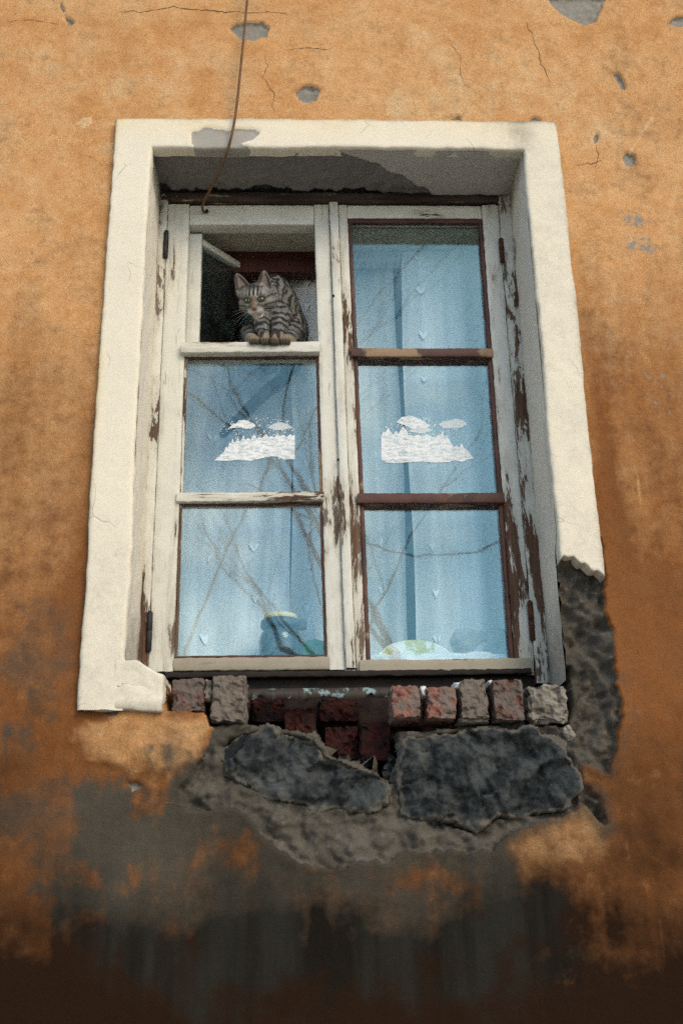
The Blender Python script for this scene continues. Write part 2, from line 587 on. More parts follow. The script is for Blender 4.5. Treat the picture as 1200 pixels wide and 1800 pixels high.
def stone_material(name, a, b, light, scale=26):
    t = NT(name)
    n1 = t.noise(scale, 7, 0.7)
    n2 = t.noise(scale * 6, 4, 0.7, seed=3)
    n3 = t.noise(scale * .35, 4, 0.6, seed=6)
    c = t.mix(t.ramp(n1, 0.40, 0.62), a + (1,), b + (1,))
    c = t.mix(t.ramp(n2, 0.62, 0.78, 0, 0.45), c, light + (1,))
    c = t.mix(t.ramp(n3, 0.5, 0.72, 0, 0.5), c, tuple(0.6 * q for q in light) + (1,))
    ed = t.math('MULTIPLY_ADD', t.math('SUBTRACT', n1, .5), 1.3, t.attr('edge'))
    c = t.mix(t.ramp(ed, 0.35, 0.75, 0, 0.9), c, t.mix(n2, (0.05, 0.046, 0.037, 1), (0.16, 0.145, 0.115, 1)))
    nb = t.bump(n1, 0.9, 0.006)
    nb = t.bump(n2, 0.7, 0.002, nb)
    return t.out(c, 0.85, nb, 0.3)


M = {}
M['wall'] = wall_material()
M['lime'] = limewash_material('cream_limewash')
M['reveal'] = limewash_material('reveal_limewash', base=(0.80, 0.745, 0.61), yellow=(0.55, 0.42, 0.22))
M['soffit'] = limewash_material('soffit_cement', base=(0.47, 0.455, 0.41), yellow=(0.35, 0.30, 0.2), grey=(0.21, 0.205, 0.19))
M['paint_v'] = flaking_paint('flaking_white_paint_upright')
M['paint_h'] = flaking_paint('flaking_white_paint_level', vertical=False)
M['oldwood'] = flaking_paint('weathered_bare_wood', paint=(0.30, 0.27, 0.20), wood=(0.05, 0.03, 0.02), grey=(0.12, 0.10, 0.08), vertical=False)
M['brown'] = stained_wood('brown_stained_wood')
M['glass'] = glass_material()
M['blackwood'] = plain('near_black_wood', (0.020, 0.015, 0.012), 0.8, 0.5, 30)  # near-black wood for the bottom rail and drip board

# ------------------------------------------------------------------ the opening's measures (metres)
XL, XR, ZT = -0.4325, 0.4306, 3.2323
FY = -0.020           # front of the plaster surround
SY = 0.163            # front of the sashes
OXL, OXR, OZT = -0.520, 0.520, 3.3151

# ------------------------------------------------------------------ ground
gm = NT('pale_bounce_ground')
gn = gm.noise(3, 6, .6)
gm.out(gm.mix(gn, (0.30, 0.28, 0.245, 1), (0.44, 0.41, 0.36, 1)), 0.9, gm.bump(gm.noise(60, 4, .6), 0.6, 0.01))  # unseen ground, pale so that it bounces fill light into the recess
mesh('ground', [(-400, -600, 0), (400, -600, 0), (400, 60, 0), (-400, 60, 0)], [(0, 1, 2, 3)], gm.m, None, False)
tag(bpy.data.objects['ground'], 'unseen courtyard ground, made pale to bounce light onto the window', None, None, 'structure')

# ------------------------------------------------------------------ house wall (plaster with losses)
def spaced(lo, hi, f0, f1, fine, coarse_n):
    a = np.arange(f0, f1, fine)
    l = f0 - (f0 - lo) * (np.linspace(1, 0, coarse_n, endpoint=False) ** 2)
    h = f1 + (hi - f1) * (np.linspace(0, 1, coarse_n) ** 2)
    return np.concatenate([l, a, h])


gx = spaced(-6, 6, -0.98, 1.02, 0.0042, 24)
gz = np.concatenate([spaced(0, 7, 1.30, 2.32, 0.0040, 20)[:-20], np.arange(2.32, 3.80, 0.0055), 3.80 + 3.2 * np.linspace(0, 1, 20) ** 2])
for v in (XL - 0.003, XR + 0.003):
    gx[np.argmin(abs(gx - v))] = v
for v in (ZT + 0.003, 1.995):
    gz[np.argmin(abs(gz - v))] = v
gx = np.unique(gx)
gz = np.unique(gz)
X, Z = np.meshgrid(gx, gz)
x, z = X.ravel(), Z.ravel()
Q = np.stack([x, np.zeros_like(x), z], 1)
n_lo = fbm(Q, 3.0, 3, 1)
n_md = fbm(Q, 14.0, 4, 2)
n_hi = fbm(Q, 55.0, 3, 3)
wob = n_md * 0.018 + n_hi * 0.008           # edge wobble in metres

CAV = [(-0.3537, 2.0229), (0.4396, 2.0140), (0.4297, 1.9049), (0.3373, 1.9007), (0.2735, 1.9070), (0.2104, 1.9056), (0.0944, 1.8962), (0.0991, 1.8446), (0.0802, 1.8004), (0.0272, 1.8370), (-0.0322, 1.8517), (-0.0589, 1.8896), (-0.1025, 1.9053), (-0.1571, 1.9147), (-0.1985, 1.9152), (-0.2639, 1.9139), (-0.2752, 1.9336), (-0.3507, 1.9422)]
SPALL = [(-0.2773, 1.9293), (-0.2571, 1.9030), (-0.2693, 1.8688), (-0.2942, 1.8341), (-0.3143, 1.7926), (-0.3049, 1.7645), (-0.2092, 1.7507), (-0.1750, 1.7256), (-0.1473, 1.6827), (-0.0928, 1.6538), (0.0751, 1.6490), (0.1036, 1.6766), (0.1820, 1.6753), (0.2645, 1.6699), (0.2836, 1.7000), (0.3450, 1.7175), (0.4335, 1.7429), (0.4308, 1.8080), (0.4296, 1.9159), (0.4364, 2.0163), (0.0534, 1.9981), (-0.2018, 2.0011), (-0.2656, 1.9907)]
COLUMN = [(0.4432, 2.2761), (0.5211, 2.2755), (0.5177, 2.1713), (0.5227, 2.0842), (0.5279, 1.9814), (0.5341, 1.9124), (0.5165, 1.8517), (0.4907, 1.8156), (0.4525, 1.8290), (0.4316, 1.8165), (0.4419, 1.7867), (0.4682, 1.7653), (0.4801, 1.7113), (0.4662, 1.7238), (0.4450, 1.7500), (0.4174, 1.7453), (0.4069, 1.8726), (0.4264, 2.0968)]
STONE_A = [(-0.2542, 1.8707), (-0.2351, 1.8919), (-0.2006, 1.9044), (-0.1516, 1.9103), (-0.1025, 1.8988), (-0.0633, 1.8875), (-0.0397, 1.8550), (0.0077, 1.8373), (0.0528, 1.8219), (0.0802, 1.8004), (0.0827, 1.7462), (0.0249, 1.7430), (-0.0604, 1.7443), (-0.1349, 1.7599), (-0.2044, 1.7878), (-0.2404, 1.8281)]
STONE_B = [(0.0865, 1.8554), (0.1073, 1.8874), (0.1604, 1.8975), (0.2270, 1.9054), (0.2933, 1.9045), (0.3648, 1.8992), (0.4076, 1.8813), (0.4337, 1.8399), (0.4358, 1.7679), (0.4025, 1.7351), (0.3454, 1.7236), (0.2807, 1.7205), (0.2341, 1.6947), (0.1942, 1.7055), (0.1438, 1.7227), (0.0931, 1.7378), (0.0800, 1.7920)]
CHIPS = [[(-0.2602, 3.6084), (-0.2438, 3.6228), (-0.2089, 3.6268), (-0.1782, 3.6236), (-0.1613, 3.6061), (-0.1696, 3.5813), (-0.2014, 3.5669), (-0.2291, 3.5701), (-0.2474, 3.5874)],
         [(-0.1005, 3.4065), (-0.0841, 3.4252), (-0.0595, 3.4289), (-0.0419, 3.4138), (-0.0490, 3.3835), (-0.0707, 3.3766), (-0.0897, 3.3865)],
         [(0.5200, 3.7158), (0.6846, 3.7180), (0.6621, 3.6666), (0.6478, 3.6375), (0.6240, 3.6282), (0.5963, 3.6368), (0.5628, 3.6617)],
         [(0.8253, 3.6360), (0.8492, 3.6544), (0.8871, 3.6695), (0.8820, 3.6295), (0.8494, 3.6219)],
         [(0.6753, 3.4754), (0.6883, 3.4790), (0.7025, 3.4550), (0.6996, 3.4275), (0.6892, 3.4342)],
         [(-0.6788, 3.6779), (-0.6733, 3.6780), (-0.6565, 3.6354), (-0.6360, 3.6180), (-0.6520, 3.6107), (-0.6648, 3.6353)],
         [(0.6713, 3.2276), (0.6822, 3.2407), (0.7060, 3.2344), (0.7004, 3.2084), (0.6780, 3.2019)],
         [(0.2706, 3.3362), (0.2874, 3.3447), (0.2977, 3.3331)], [(0.4592, 3.3377), (0.4734, 3.3445), (0.4863, 3.3346)], [(0.6082, 3.2761), (0.6200, 3.2992), (0.6201, 3.2861), (0.6113, 3.2663)],
         [(-0.4679, 1.9382), (-0.4464, 1.9412), (-0.4448, 1.9314), (-0.4598, 1.9294)],
         [(-0.4210, 1.8035), (-0.4020, 1.8053), (-0.3930, 1.7948), (-0.4097, 1.7888)]]
depth = np.zeros_like(x)
sd_cav = poly_sd(x, z, CAV)
sd_sp = poly_sd(x, z, SPALL)
sd_co = poly_sd(x, z, COLUMN)
sd_sa = poly_sd(x, z, STONE_A)
sd_sb = poly_sd(x, z, STONE_B)
m_sp = sstep(0.003, -0.003, sd_sp + wob)
m_co = sstep(0.003, -0.003, sd_co + wob * 0.8)
m_cav = sstep(0.003, -0.002, sd_cav + wob * 0.35)
m_st = sstep(0.004, -0.004, np.minimum(sd_sa, sd_sb) + 0.010)
rub = fbm(Q, 26, 4, 5)
depth += m_sp * (0.018 + rub * 0.026 + n_hi * 0.006 + 0.012 * sstep(0.02, 0.10, -sd_sp))
depth = np.maximum(depth, m_co * (0.016 + rub * 0.040 + n_hi * 0.010 + 0.010 * sstep(0.0, 0.05, -sd_co)))
depth = np.maximum(depth, m_st * 0.07)
depth = np.maximum(depth, m_cav * (0.20 + rub * 0.03))
render = np.maximum(np.maximum(m_sp, m_co), m_cav)
chip = np.zeros_like(x)
for k, c in enumerate(CHIPS):
    s = poly_sd(x, z, c) + n_hi * 0.006 + n_md * 0.004
    chip = np.maximum(chip, sstep(0.002, -0.002, s))
depth = np.maximum(depth, chip * (0.009 + n_hi * 0.006))
render = np.maximum(render, chip)
chalk = chip.copy()
core = m_cav  # cavity faces get their shade as a near-black colour
# torn thin skins of paint at the right of the window: bare render, no depth to speak of
for c, k in (([(0.6430, 3.0627), (0.6660, 3.0908), (0.6936, 3.0754), (0.7090, 3.0015), (0.7181, 2.9112), (0.6965, 2.8933), (0.6612, 2.9260), (0.6441, 2.9861)], 0.62),
             ([(0.6277, 2.7371), (0.6659, 2.7941), (0.6972, 2.6809), (0.7024, 2.5176), (0.6823, 2.5044), (0.6531, 2.5713), (0.6252, 2.5985)], 0.42),
             ([(0.6352, 2.3622), (0.6819, 2.4002), (0.7041, 2.3365), (0.6885, 2.2131), (0.6459, 2.2014), (0.6296, 2.2624)], 0.40)):
    s = poly_sd(x, z, c)
    tr_ = sstep(0.035, -0.03, s + n_md * 0.12 + n_hi * .10)
    render = np.maximum(render, (k - .08) * tr_ + 0.5 * tr_ * n_hi)
    chalk = np.maximum(chalk, tr_)
# plaster around the losses swells and curls outwards a little
lip = np.exp(-(np.minimum(sd_sp, sd_co) / 0.018) ** 2) * (1 - np.maximum(m_sp, m_co)) * 0.004
PATCH = [(-0.5209, 1.9367), (-0.4516, 1.9380), (-0.3429, 1.9366), (-0.2708, 1.9292), (-0.2742, 1.8924), (-0.2882, 1.8499), (-0.3279, 1.8168), (-0.4024, 1.8136), (-0.4781, 1.8357), (-0.5211, 1.8743)]
sd_pa = poly_sd(x, z, PATCH)
m_pa = sstep(0.02, -0.02, sd_pa + n_md * 0.05)
yy = n_lo * 0.010 + n_md * 0.0022 - lip + depth - m_pa * 0.006
# tongues of torn plaster hanging below the patch
for (tx, tz0, tz1, tw) in [(-0.385, 1.855, 1.80, .018), (-0.352, 1.86, 1.79, .016), (-0.315, 1.865, 1.80, .014)]:
    tt = np.exp(-((x - tx + n_md * 0.02) / tw) ** 2) * sstep(tz1 - .03, tz0, z) * sstep(tz0 + .03, tz0, z)
    yy -= tt * 0.010

# masks for the paint's history and for shade painted on the wall
drip = fbm(Q * (1, 1, .10), 26, 4, 15, .6)           # runs down the wall
def blob(c, soft, wobble=0.25, seed=0):
    return sstep(soft, -soft, poly_sd(x, z, c) + (fbm(Q, 6, 5, 20 + seed, .62) + 0.22 * drip) * wobble)


height = (3.15 - z) / 1.15
grime_shade = np.clip(height * 0.92 + 0.08 + n_lo * 0.35, -0.3, 0.95) + 0.17 * sstep(0.35, 0.85, x)  # height term: dirt together with dimmer light lower down, put into colour
grime_shade += 0.22 * np.exp(-((x + 0.53) / 0.05) ** 2) * (z < 3.0) * sstep(3.0, 2.4, z)  # shade line painted along the surround's left edge
grime_shade += 0.40 * np.exp(-((x - 0.545) / 0.03) ** 2) * sstep(3.1, 2.3, z) * sstep(2.1, 2.35, z)  # shadow strip painted beside the surround's right edge
grime_shade -= 0.62 * m_pa
grime_shade += 0.25 * blob([(0.7033, 3.7036), (0.8773, 3.7059), (0.8202, 3.2547), (0.7538, 3.2706), (0.6932, 3.4721)], .06)
grime_shade -= 0.40 * blob([(0.2664, 1.6658), (0.3008, 1.7008), (0.4553, 1.7447), (0.4782, 1.7133), (0.4687, 1.6625), (0.4020, 1.6335), (0.2961, 1.6353)], .02, .03)
pale = 0.42 * blob([(-0.8078, 3.5081), (-0.2640, 3.5837), (-0.0430, 3.4307), (-0.2327, 3.3454), (-0.5484, 3.2453), (-0.7786, 3.1804)], .10) + 0.55 * blob([(0.1545, 3.5886), (0.5126, 3.4876), (0.6324, 3.2861), (0.5701, 3.2044), (0.5000, 3.3347), (0.2549, 3.3494)], .06)
pale += 0.55 * np.exp(-((x - 0.60 - 0.02 * np.sin(z * 9) + n_md * .01) / 0.012) ** 2) * sstep(2.5, 2.7, z) * sstep(3.15, 3.0, z)
pale += 0.30 * m_pa
pale += 0.45 * blob([(0.2664, 1.6658), (0.3008, 1.7008), (0.4553, 1.7447), (0.4782, 1.7133), (0.4687, 1.6625), (0.4020, 1.6335), (0.2961, 1.6353)], .02, .03)
for ln, wd in (([(0.7584, 3.3452), (0.6886, 3.2375)], .0055), ([(0.7976, 3.1609), (0.7506, 3.0400)], .004), ([(0.6137, 2.4392), (0.6179, 2.3371)], .003), ([(0.3727, 1.4803), (0.3793, 1.4267)], .006), ([(0.5615, 1.5420), (0.5609, 1.4843)], .003), ([(0.5136, 1.6821), (0.5136, 1.6517)], .004)):
    s_ = sstep(wd, wd * 0.3, line_d(x, z, ln) + n_hi * .002)
    pale = pale + 0.6 * s_
    grime_shade -= 0.3 * s_
fleck = [(-0.6109, 3.3177), (-0.5997, 3.3292), (-0.5800, 3.3326), (-0.5790, 3.3163), (-0.5943, 3.3064)]
pale += 1.5 * sstep(.004, -.004, poly_sd(x, z, fleck) + n_hi * .004)
wash = 0.85 * blob([(-0.4946, 1.7591), (-0.3053, 1.7769), (-0.1558, 1.7030), (-0.0615, 1.6413), (0.1063, 1.6385), (0.2770, 1.6657), (0.4099, 1.6035), (0.3682, 1.4880), (0.2177, 1.3885), (-0.0641, 1.3852), (-0.2244, 1.4249), (-0.3459, 1.4642), (-0.4484, 1.5035), (-0.5038, 1.5806), (-0.4584, 1.6777)], .07, .16, 1)
wash += 0.60 * blob([(-0.6980, 1.8034), (-0.5753, 1.8539), (-0.3809, 1.8092), (-0.2305, 1.7551), (-0.3022, 1.6752), (-0.4974, 1.6388), (-0.6844, 1.6617)], .07, .18, 2)
wash += 0.55 * blob([(-0.6536, 2.1538), (-0.5545, 2.1762), (-0.5312, 1.9608), (-0.5669, 1.8856), (-0.6456, 1.9296)], .05, .12, 3)
wash += 0.5 * blob([(0.5317, 2.0610), (0.5635, 2.0377), (0.5611, 1.9142), (0.5196, 1.8387)], .03, .10, 4)
wash += 0.25 * blob([(0.6467, 2.7941), (0.7098, 2.6808), (0.7085, 2.5176), (0.6181, 2.2137), (0.6127, 2.5985)], .05, .12, 5)
wash += 0.75 * np.exp(-(np.minimum(sd_sp, sd_co) / 0.028) ** 2) * sstep(1.95, 1.75, z)
damp_vignette = sstep(2.00, 1.34, z + n_lo * 0.20 + n_md * .08 + drip * .04)  # darkening downward: part stain, part vignette painted into the wall
damp_vignette = damp_vignette * 1.20 + 0.30 * blob([(-0.5386, 1.6395), (-0.4463, 1.6478), (-0.3278, 1.5201), (-0.0215, 1.5334), (0.0160, 1.3835), (-0.3232, 1.3905), (-0.4988, 1.5044)], .05, .10, 6)
damp_vignette += 0.35 * blob([(0.1695, 1.6374), (0.3993, 1.6037), (0.4340, 1.5250), (0.2432, 1.4715), (0.1434, 1.5304)], .06, .12, 7) + 0.4 * blob([(-0.0622, 1.5727), (0.1817, 1.4726), (0.1768, 1.3802), (-0.2238, 1.3884), (-0.1446, 1.5261)], .06, .1, 8)
damp_vignette -= 0.3 * blob([(-0.4387, 1.6974), (-0.3037, 1.7256), (-0.2478, 1.5760), (-0.3688, 1.5303), (-0.4528, 1.5796)], .06, .08, 9)
damp_vignette += 0.18 * sstep(1.60, 1.40, z) + 0.20 * blob([(0.4677, 1.8718), (0.6520, 1.9241), (0.6186, 1.6601), (0.4627, 1.6026)], .06, .15, 10)
damp_vignette *= 1 - render * 0.4
crack = np.zeros_like(x)
for ln in ([(-0.5022, 3.6516), (-0.4053, 3.6636), (-0.3213, 3.6575), (-0.2373, 3.6550), (-0.0970, 3.6478)], [(-0.1663, 3.4978), (-0.1728, 3.4464), (-0.1521, 3.3960), (-0.1465, 3.3329)], [(0.4744, 3.6281), (0.4958, 3.5397), (0.5042, 3.4702), (0.5223, 3.4361)], [(0.3482, 3.2482), (0.3553, 3.2111), (0.4085, 3.2034)], [(0.5566, 3.2043), (0.5975, 3.2078), (0.6258, 3.2209)],
           [(-0.4988, 3.5809), (-0.3747, 3.5824), (-0.2771, 3.5485)], [(0.4415, 2.2031), (0.4586, 2.2637)], [(-0.4219, 1.7786), (-0.3367, 1.7650), (-0.2305, 1.7551)]):
    crack = np.maximum(crack, np.exp(-((line_d(x + n_hi * .006, z + n_md * .008, ln)) / 0.0022) ** 2) * sstep(-.25, .1, n_md))
cx, cz = (gx[:-1] + gx[1:]) / 2, (gz[:-1] + gz[1:]) / 2
CX, CZ = np.meshgrid(cx, cz)
hole = (CX > XL - 0.003) & (CX < XR + 0.003) & (CZ > 1.995) & (CZ < ZT + 0.003)
wallV = np.stack([x, yy, z], 1)
house = mesh('house_wall', wallV, grid_faces(len(gx), len(gz), ~hole.ravel()), M['wall'], None, True,
             {'render': render, 'grime_shade': grime_shade, 'pale': pale, 'wash': wash, 'damp_vignette': damp_vignette, 'crack': crack, 'chalk': chalk, 'core': core})
tag(house, 'orange ochre plastered house wall with stained, vignette-darkened lower part and broken plaster under the window', 'wall', None, 'thing')

# --- open hairline cracks in the plaster
M['crack'] = plain('crack_dark', (0.15, 0.092, 0.052), 0.95, 0.5, 60)
def wall_y(px, pz):
    i = np.clip(np.searchsorted(gx, px), 1, len(gx) - 1)
    k = np.clip(np.searchsorted(gz, pz), 1, len(gz) - 1)
    Yg = yy.reshape(len(gz), len(gx))
    return min(Yg[k, i], Yg[k - 1, i], Yg[k, i - 1], Yg[k - 1, i - 1])


def crack_line(pts, w, seed):
    r = random.Random(seed)
    P_ = []
    for (ax_, az_), (bx_, bz_) in zip(pts[:-1], pts[1:]):
        n = max(2, int(math.hypot(bx_ - ax_, bz_ - az_) / .008))
        P_ += [(ax_ + (bx_ - ax_) * i / n, az_ + (bz_ - az_) * i / n) for i in range(n)]
    V, F = [], []
    n = len(P_)
    for i, (px, pz) in enumerate(P_):
        px += r.gauss(0, .0014)
        pz += r.gauss(0, .0014)
        dx_, dz_ = P_[min(i + 1, n - 1)][0] - P_[max(i - 1, 0)][0], P_[min(i + 1, n - 1)][1] - P_[max(i - 1, 0)][1]
        L = math.hypot(dx_, dz_) + 1e-9
        hw = w * .5 * r.uniform(.25, 1.2) * math.sin(math.pi * (i + .5) / n) ** .5
        y = wall_y(px, pz) - .0006
        V += [(px - dz_ / L * hw, y, pz + dx_ / L * hw), (px + dz_ / L * hw, y, pz - dx_ / L * hw)]
        if i: F.append((2 * i - 2, 2 * i - 1, 2 * i + 1, 2 * i))
    return mesh('crack', V, F, M['crack'], house, False)


for k, (ln, wd) in enumerate((([(-0.5368, 3.6476), (-0.4578, 3.6540), (-0.4053, 3.6654), (-0.3283, 3.6574), (-0.2373, 3.6550), (-0.1672, 3.6541), (-0.0970, 3.6478)], .0024), ([(-0.1733, 3.5150), (-0.1662, 3.4840), (-0.1756, 3.4498), (-0.1631, 3.4262), (-0.1494, 3.3960), (-0.1520, 3.3626), (-0.1465, 3.3362)], .0020), ([(0.4707, 3.6353), (0.4856, 3.5890), (0.4970, 3.5362), (0.5012, 3.5013), (0.5121, 3.4807), (0.5195, 3.4361)], .0020),
                              ([(0.5592, 3.2027), (0.5838, 3.2061), (0.6030, 3.2094), (0.6260, 3.2225)], .0022), ([(-0.1250, 3.5328), (-0.0696, 3.5439), (-0.0211, 3.5375), (0.0138, 3.5518)], .0016), ([(0.2794, 3.5583), (0.3053, 3.5201), (0.2969, 3.4681), (0.3161, 3.4171)], .0014), ([(0.6113, 3.2663), (0.6166, 3.2370), (0.6010, 3.1885)], .0016),
                              ([(-0.4167, 1.7806), (-0.3769, 1.7656), (-0.3368, 1.7670), (-0.2834, 1.7539)], .0022), ([(-0.8034, 3.6124), (-0.7353, 3.6203), (-0.6658, 3.6105)], .0014))):
    crack_line(ln, wd, k)

# --- rough stones in the broken part
M['stone'] = stone_material('dark_fieldstone', (0.008, 0.011, 0.012), (0.048, 0.056, 0.054), (0.19, 0.195, 0.18))
def stone(poly, y0, bulge, seed, planes, label):
    poly = np.array(poly)
    lo, hi = poly.min(0) - .01, poly.max(0) + .01
    sx = np.arange(lo[0], hi[0], 0.0034)
    sz = np.arange(lo[1], hi[1], 0.0034)
    A, B = np.meshgrid(sx, sz)
    a, b = A.ravel(), B.ravel()
    q = np.stack([a, a * 0 + seed, b], 1)
    s = poly_sd(a, b, poly) + fbm(q, 22, 4, seed) * 0.020
    t = np.clip(-s / 0.055, 0, 1)
    y = y0 - bulge * np.sqrt(1 - (1 - t) ** 2) + fbm(q, 11, 6, seed + 1, 0.66) * 0.022
    rs = np.random.RandomState(seed)
    cs = np.stack([rs.uniform(lo[0], hi[0], 42), rs.uniform(lo[1], hi[1], 42)], 1)      # broken facets
    tl_ = rs.normal(0, 0.20, (42, 2))
    wa, wb = a + fbm(q, 30, 2, seed + 6) * .012, b + fbm(q, 30, 2, seed + 7) * .012
    near = ((wa[:, None] - cs[None, :, 0]) ** 2 + ((wb[:, None] - cs[None, :, 1]) * 1.3) ** 2).argmin(1)
    y += (a - cs[near, 0]) * tl_[near, 0] + (b - cs[near, 1]) * tl_[near, 1] + rs.normal(0, .0035, 42)[near]
    for (px, pz, dx, dz, h) in planes:          # ledges where the rock split
        e = (a - px) * dx + (b - pz) * dz + fbm(q, 16, 3, seed + 2) * .03
        y += h * sstep(-0.004, 0.004, e)
    y = np.where(s > -0.003, y0 + 0.03, y)
    kp = (s.reshape(A.shape) < 0.004)
    kf = kp[:-1, :-1] & kp[1:, :-1] & kp[:-1, 1:] & kp[1:, 1:]
    o = mesh('stone', np.stack([a, y, b], 1), grid_faces(len(sx), len(sz), kf.ravel()), M['stone'], house, False, {'edge': sstep(0.026, 0.0, -s) + 0.25 * sstep(0.2, 0.5, fbm(q, 9, 3, seed + 11))})
    so = o.modifiers.new('thickness', 'SOLIDIFY')
    so.thickness = 0.05
    so.offset = -1
    if label: o['label'] = label
    return o


stone(STONE_A, 0.026, 0.012, 3, [(-0.16, 1.84, 0.35, 0.9, 0.007), (-0.02, 1.80, 0.8, -0.5, 0.005)], 'dark blue-grey rough stone left of the brick cavity')
stone(STONE_B, 0.022, 0.015, 5, [(0.215, 1.83, 0.90, 0.42, 0.011), (0.27, 1.79, 0.85, 0.5, -0.008), (0.16, 1.86, 0.9, 0.4, -0.006)], 'large dark grey stone split by a slanting crack')

# --- bricks
def brick_mat(name, red, grey, amt, dk=0.5):
    t = NT(name)
    n1 = t.noise(34, 6, 0.65)
    n2 = t.noise(140, 4, 0.7, seed=2)
    c = t.mix(t.ramp(n2, 0.35, 0.7), red + (1,), tuple(dk * q for q in red) + (1,))
    c = t.mix(t.ramp(t.math('ADD', n1, amt - 0.5), 0.46, 0.60, 0, 0.92), c, t.mix(n2, grey + (1,), tuple(0.55 * q for q in grey) + (1,)))
    nb = t.bump(n1, 0.7, 0.004)
    nb = t.bump(n2, 0.6, 0.0016, nb)
    return t.out(c, 0.9, nb, 0.2)


M['brick_a'] = brick_mat('brick_pink', (0.27, 0.125, 0.092), (0.20, 0.165, 0.135), 0.53)
M['brick_b'] = brick_mat('brick_brown', (0.16, 0.088, 0.068), (0.16, 0.135, 0.112), 0.56)
M['brick_c'] = brick_mat('brick_mortared', (0.22, 0.125, 0.09), (0.19, 0.165, 0.13), 0.78)
M['brick_d'] = brick_mat('brick_shaded_red', (0.050, 0.013, 0.010), (0.018, 0.012, 0.010), 0.52)  # bricks deep in the cavity, its shade mixed into their red
M['mortar'] = brick_mat('pale_mortar', (0.27, 0.245, 0.20), (0.14, 0.125, 0.10), 0.5, 0.5)
def brick(rect, y0, y1, mat, seed, tilt=0.0, chip=0.006, label=None, name='brick', rnd=0.045, n=19, amp=0.0026):
    (xa, za), (xb, zb) = rect
    o = lump(name, (min(xa, xb), y0, min(za, zb)), (max(xa, xb), y1, max(za, zb)), mat, house, n, rnd, amp, 75, seed, tilt, None, chip, False)
    if label: o['label'] = label
    return o


brick([(-0.3419, 2.0005), (-0.2807, 1.9358)], 0.006, 0.14, M['brick_b'], 1, 0.02)
brick([(-0.2648, 2.0040), (-0.2007, 1.9152)], -0.004, 0.14, M['brick_c'], 2, -0.03)
brick([(0.0841, 1.9821), (0.1371, 1.9185)], -0.006, 0.13, M['brick_a'], 3, 0.02)
brick([(0.1530, 1.9768), (0.2088, 1.9165)], -0.002, 0.12, M['brick_a'], 4, -0.03)
brick([(0.2185, 1.9917), (0.2707, 1.9157)], 0.000, 0.12, M['brick_c'], 5, 0.01)
brick([(0.2822, 1.9898), (0.3391, 1.9105)], -0.004, 0.12, M['brick_b'], 6, 0.02)
brick([(-0.1950, 1.9813), (-0.1261, 1.9347)], 0.135, 0.23, M['brick_d'], 8)
brick([(-0.0545, 1.9831), (0.0259, 1.9359)], 0.15, 0.23, M['brick_d'], 10)
brick([(-0.1257, 1.9587), (-0.0626, 1.8972)], 0.115, 0.23, M['brick_d'], 9, 0.05)
brick([(0.0252, 1.9266), (0.0857, 1.8507)], 0.095, 0.2, M['brick_d'], 11, -0.06)
brick([(-0.0439, 1.9223), (0.0232, 1.8563)], 0.135, 0.23, M['brick_d'], 12, 0.04)
brick([(0.3499, 1.9790), (0.4277, 1.9072)], 0.000, 0.12, M['mortar'], 17, 0.03, 0.008, 'grey mortared brick end at the right of the row', 'brick', 0.3, 12, 0.006)
brick([(-0.2811, 2.0017), (-0.2646, 1.9570)], 0.012, 0.12, M['mortar'], 18, 0.0, 0.004, None, 'mortar_lump', 0.4, 6, 0.004)
brick([(0.2125, 1.9180), (0.2752, 1.9084)], 0.010, 0.1, M['mortar'], 19, 0.0, 0.002, None, 'mortar_lump', 0.4, 8, 0.003)
brick([(0.4116, 1.9012), (0.4387, 1.8681)], 0.008, 0.1, M['mortar'], 20, 0.5, 0.004, None, 'mortar_lump', 0.4, 8, 0.004)
M['white'] = plain('white_filler', (0.70, 0.70, 0.66), 0.8, 0.2, 60)
for k, r in enumerate(([(0.1429, 1.9847), (0.1555, 1.9620)], [(0.2077, 1.9907), (0.2263, 1.9769)], [(0.2784, 1.9945), (0.2879, 1.9830)], [(0.3485, 1.9732), (0.3750, 1.9639)])):
    brick(r, 0.025, 0.10, M['white'], 30 + k, 0.0, 0.002, None, 'white_filler', 0.45, 6, 0.003)
# mortar bed under the window frame, and the core of the wall behind the cavity
M['core'] = stone_material('shaded_wall_core', (0.010, 0.006, 0.005), (0.022, 0.013, 0.010), (0.05, 0.038, 0.03))  # near black: the cavity's shade is put into this colour
lump('mortar_bed', (-0.44, 0.185, 1.93), (0.44, 0.42, 2.000), M['core'], house, 14, 0.1, 0.006, 20, 40)
mesh('shaded_wall_core', [(-.6, .24, 1.5), (.6, .24, 1.5), (.6, .24, 2.0), (-.6, .24, 2.0)], [(0, 1, 2, 3)], M['core'], house)

# ------------------------------------------------------------------ plaster surround (face band, reveals, soffit, broken sill end)
sur = empty('window_surround', (0, 0, 1.95))
tag(sur, 'raised cream plaster surround round the window, broken away at lower right', 'surround', None, 'thing')
prof = [(1, 0.008), (1, -0.006), (0.995, -0.014), (0.98, -0.019), (0.94, -0.0205)] + [(t, -0.0205) for t in np.linspace(0.88, 0.10, 12)] + [(0.05, -0.020), (0.02, -0.0175), (0.0, -0.012), (0.0, 0.0), (0.0, 0.01)]
def broken_end(o):
    return float(np.interp(o, [0, .08, .2, .3, .45, .55, .7, .82, 1], [2.226, 2.240, 2.233, 2.238, 2.221, 2.224, 2.204, 2.208, 2.192]))


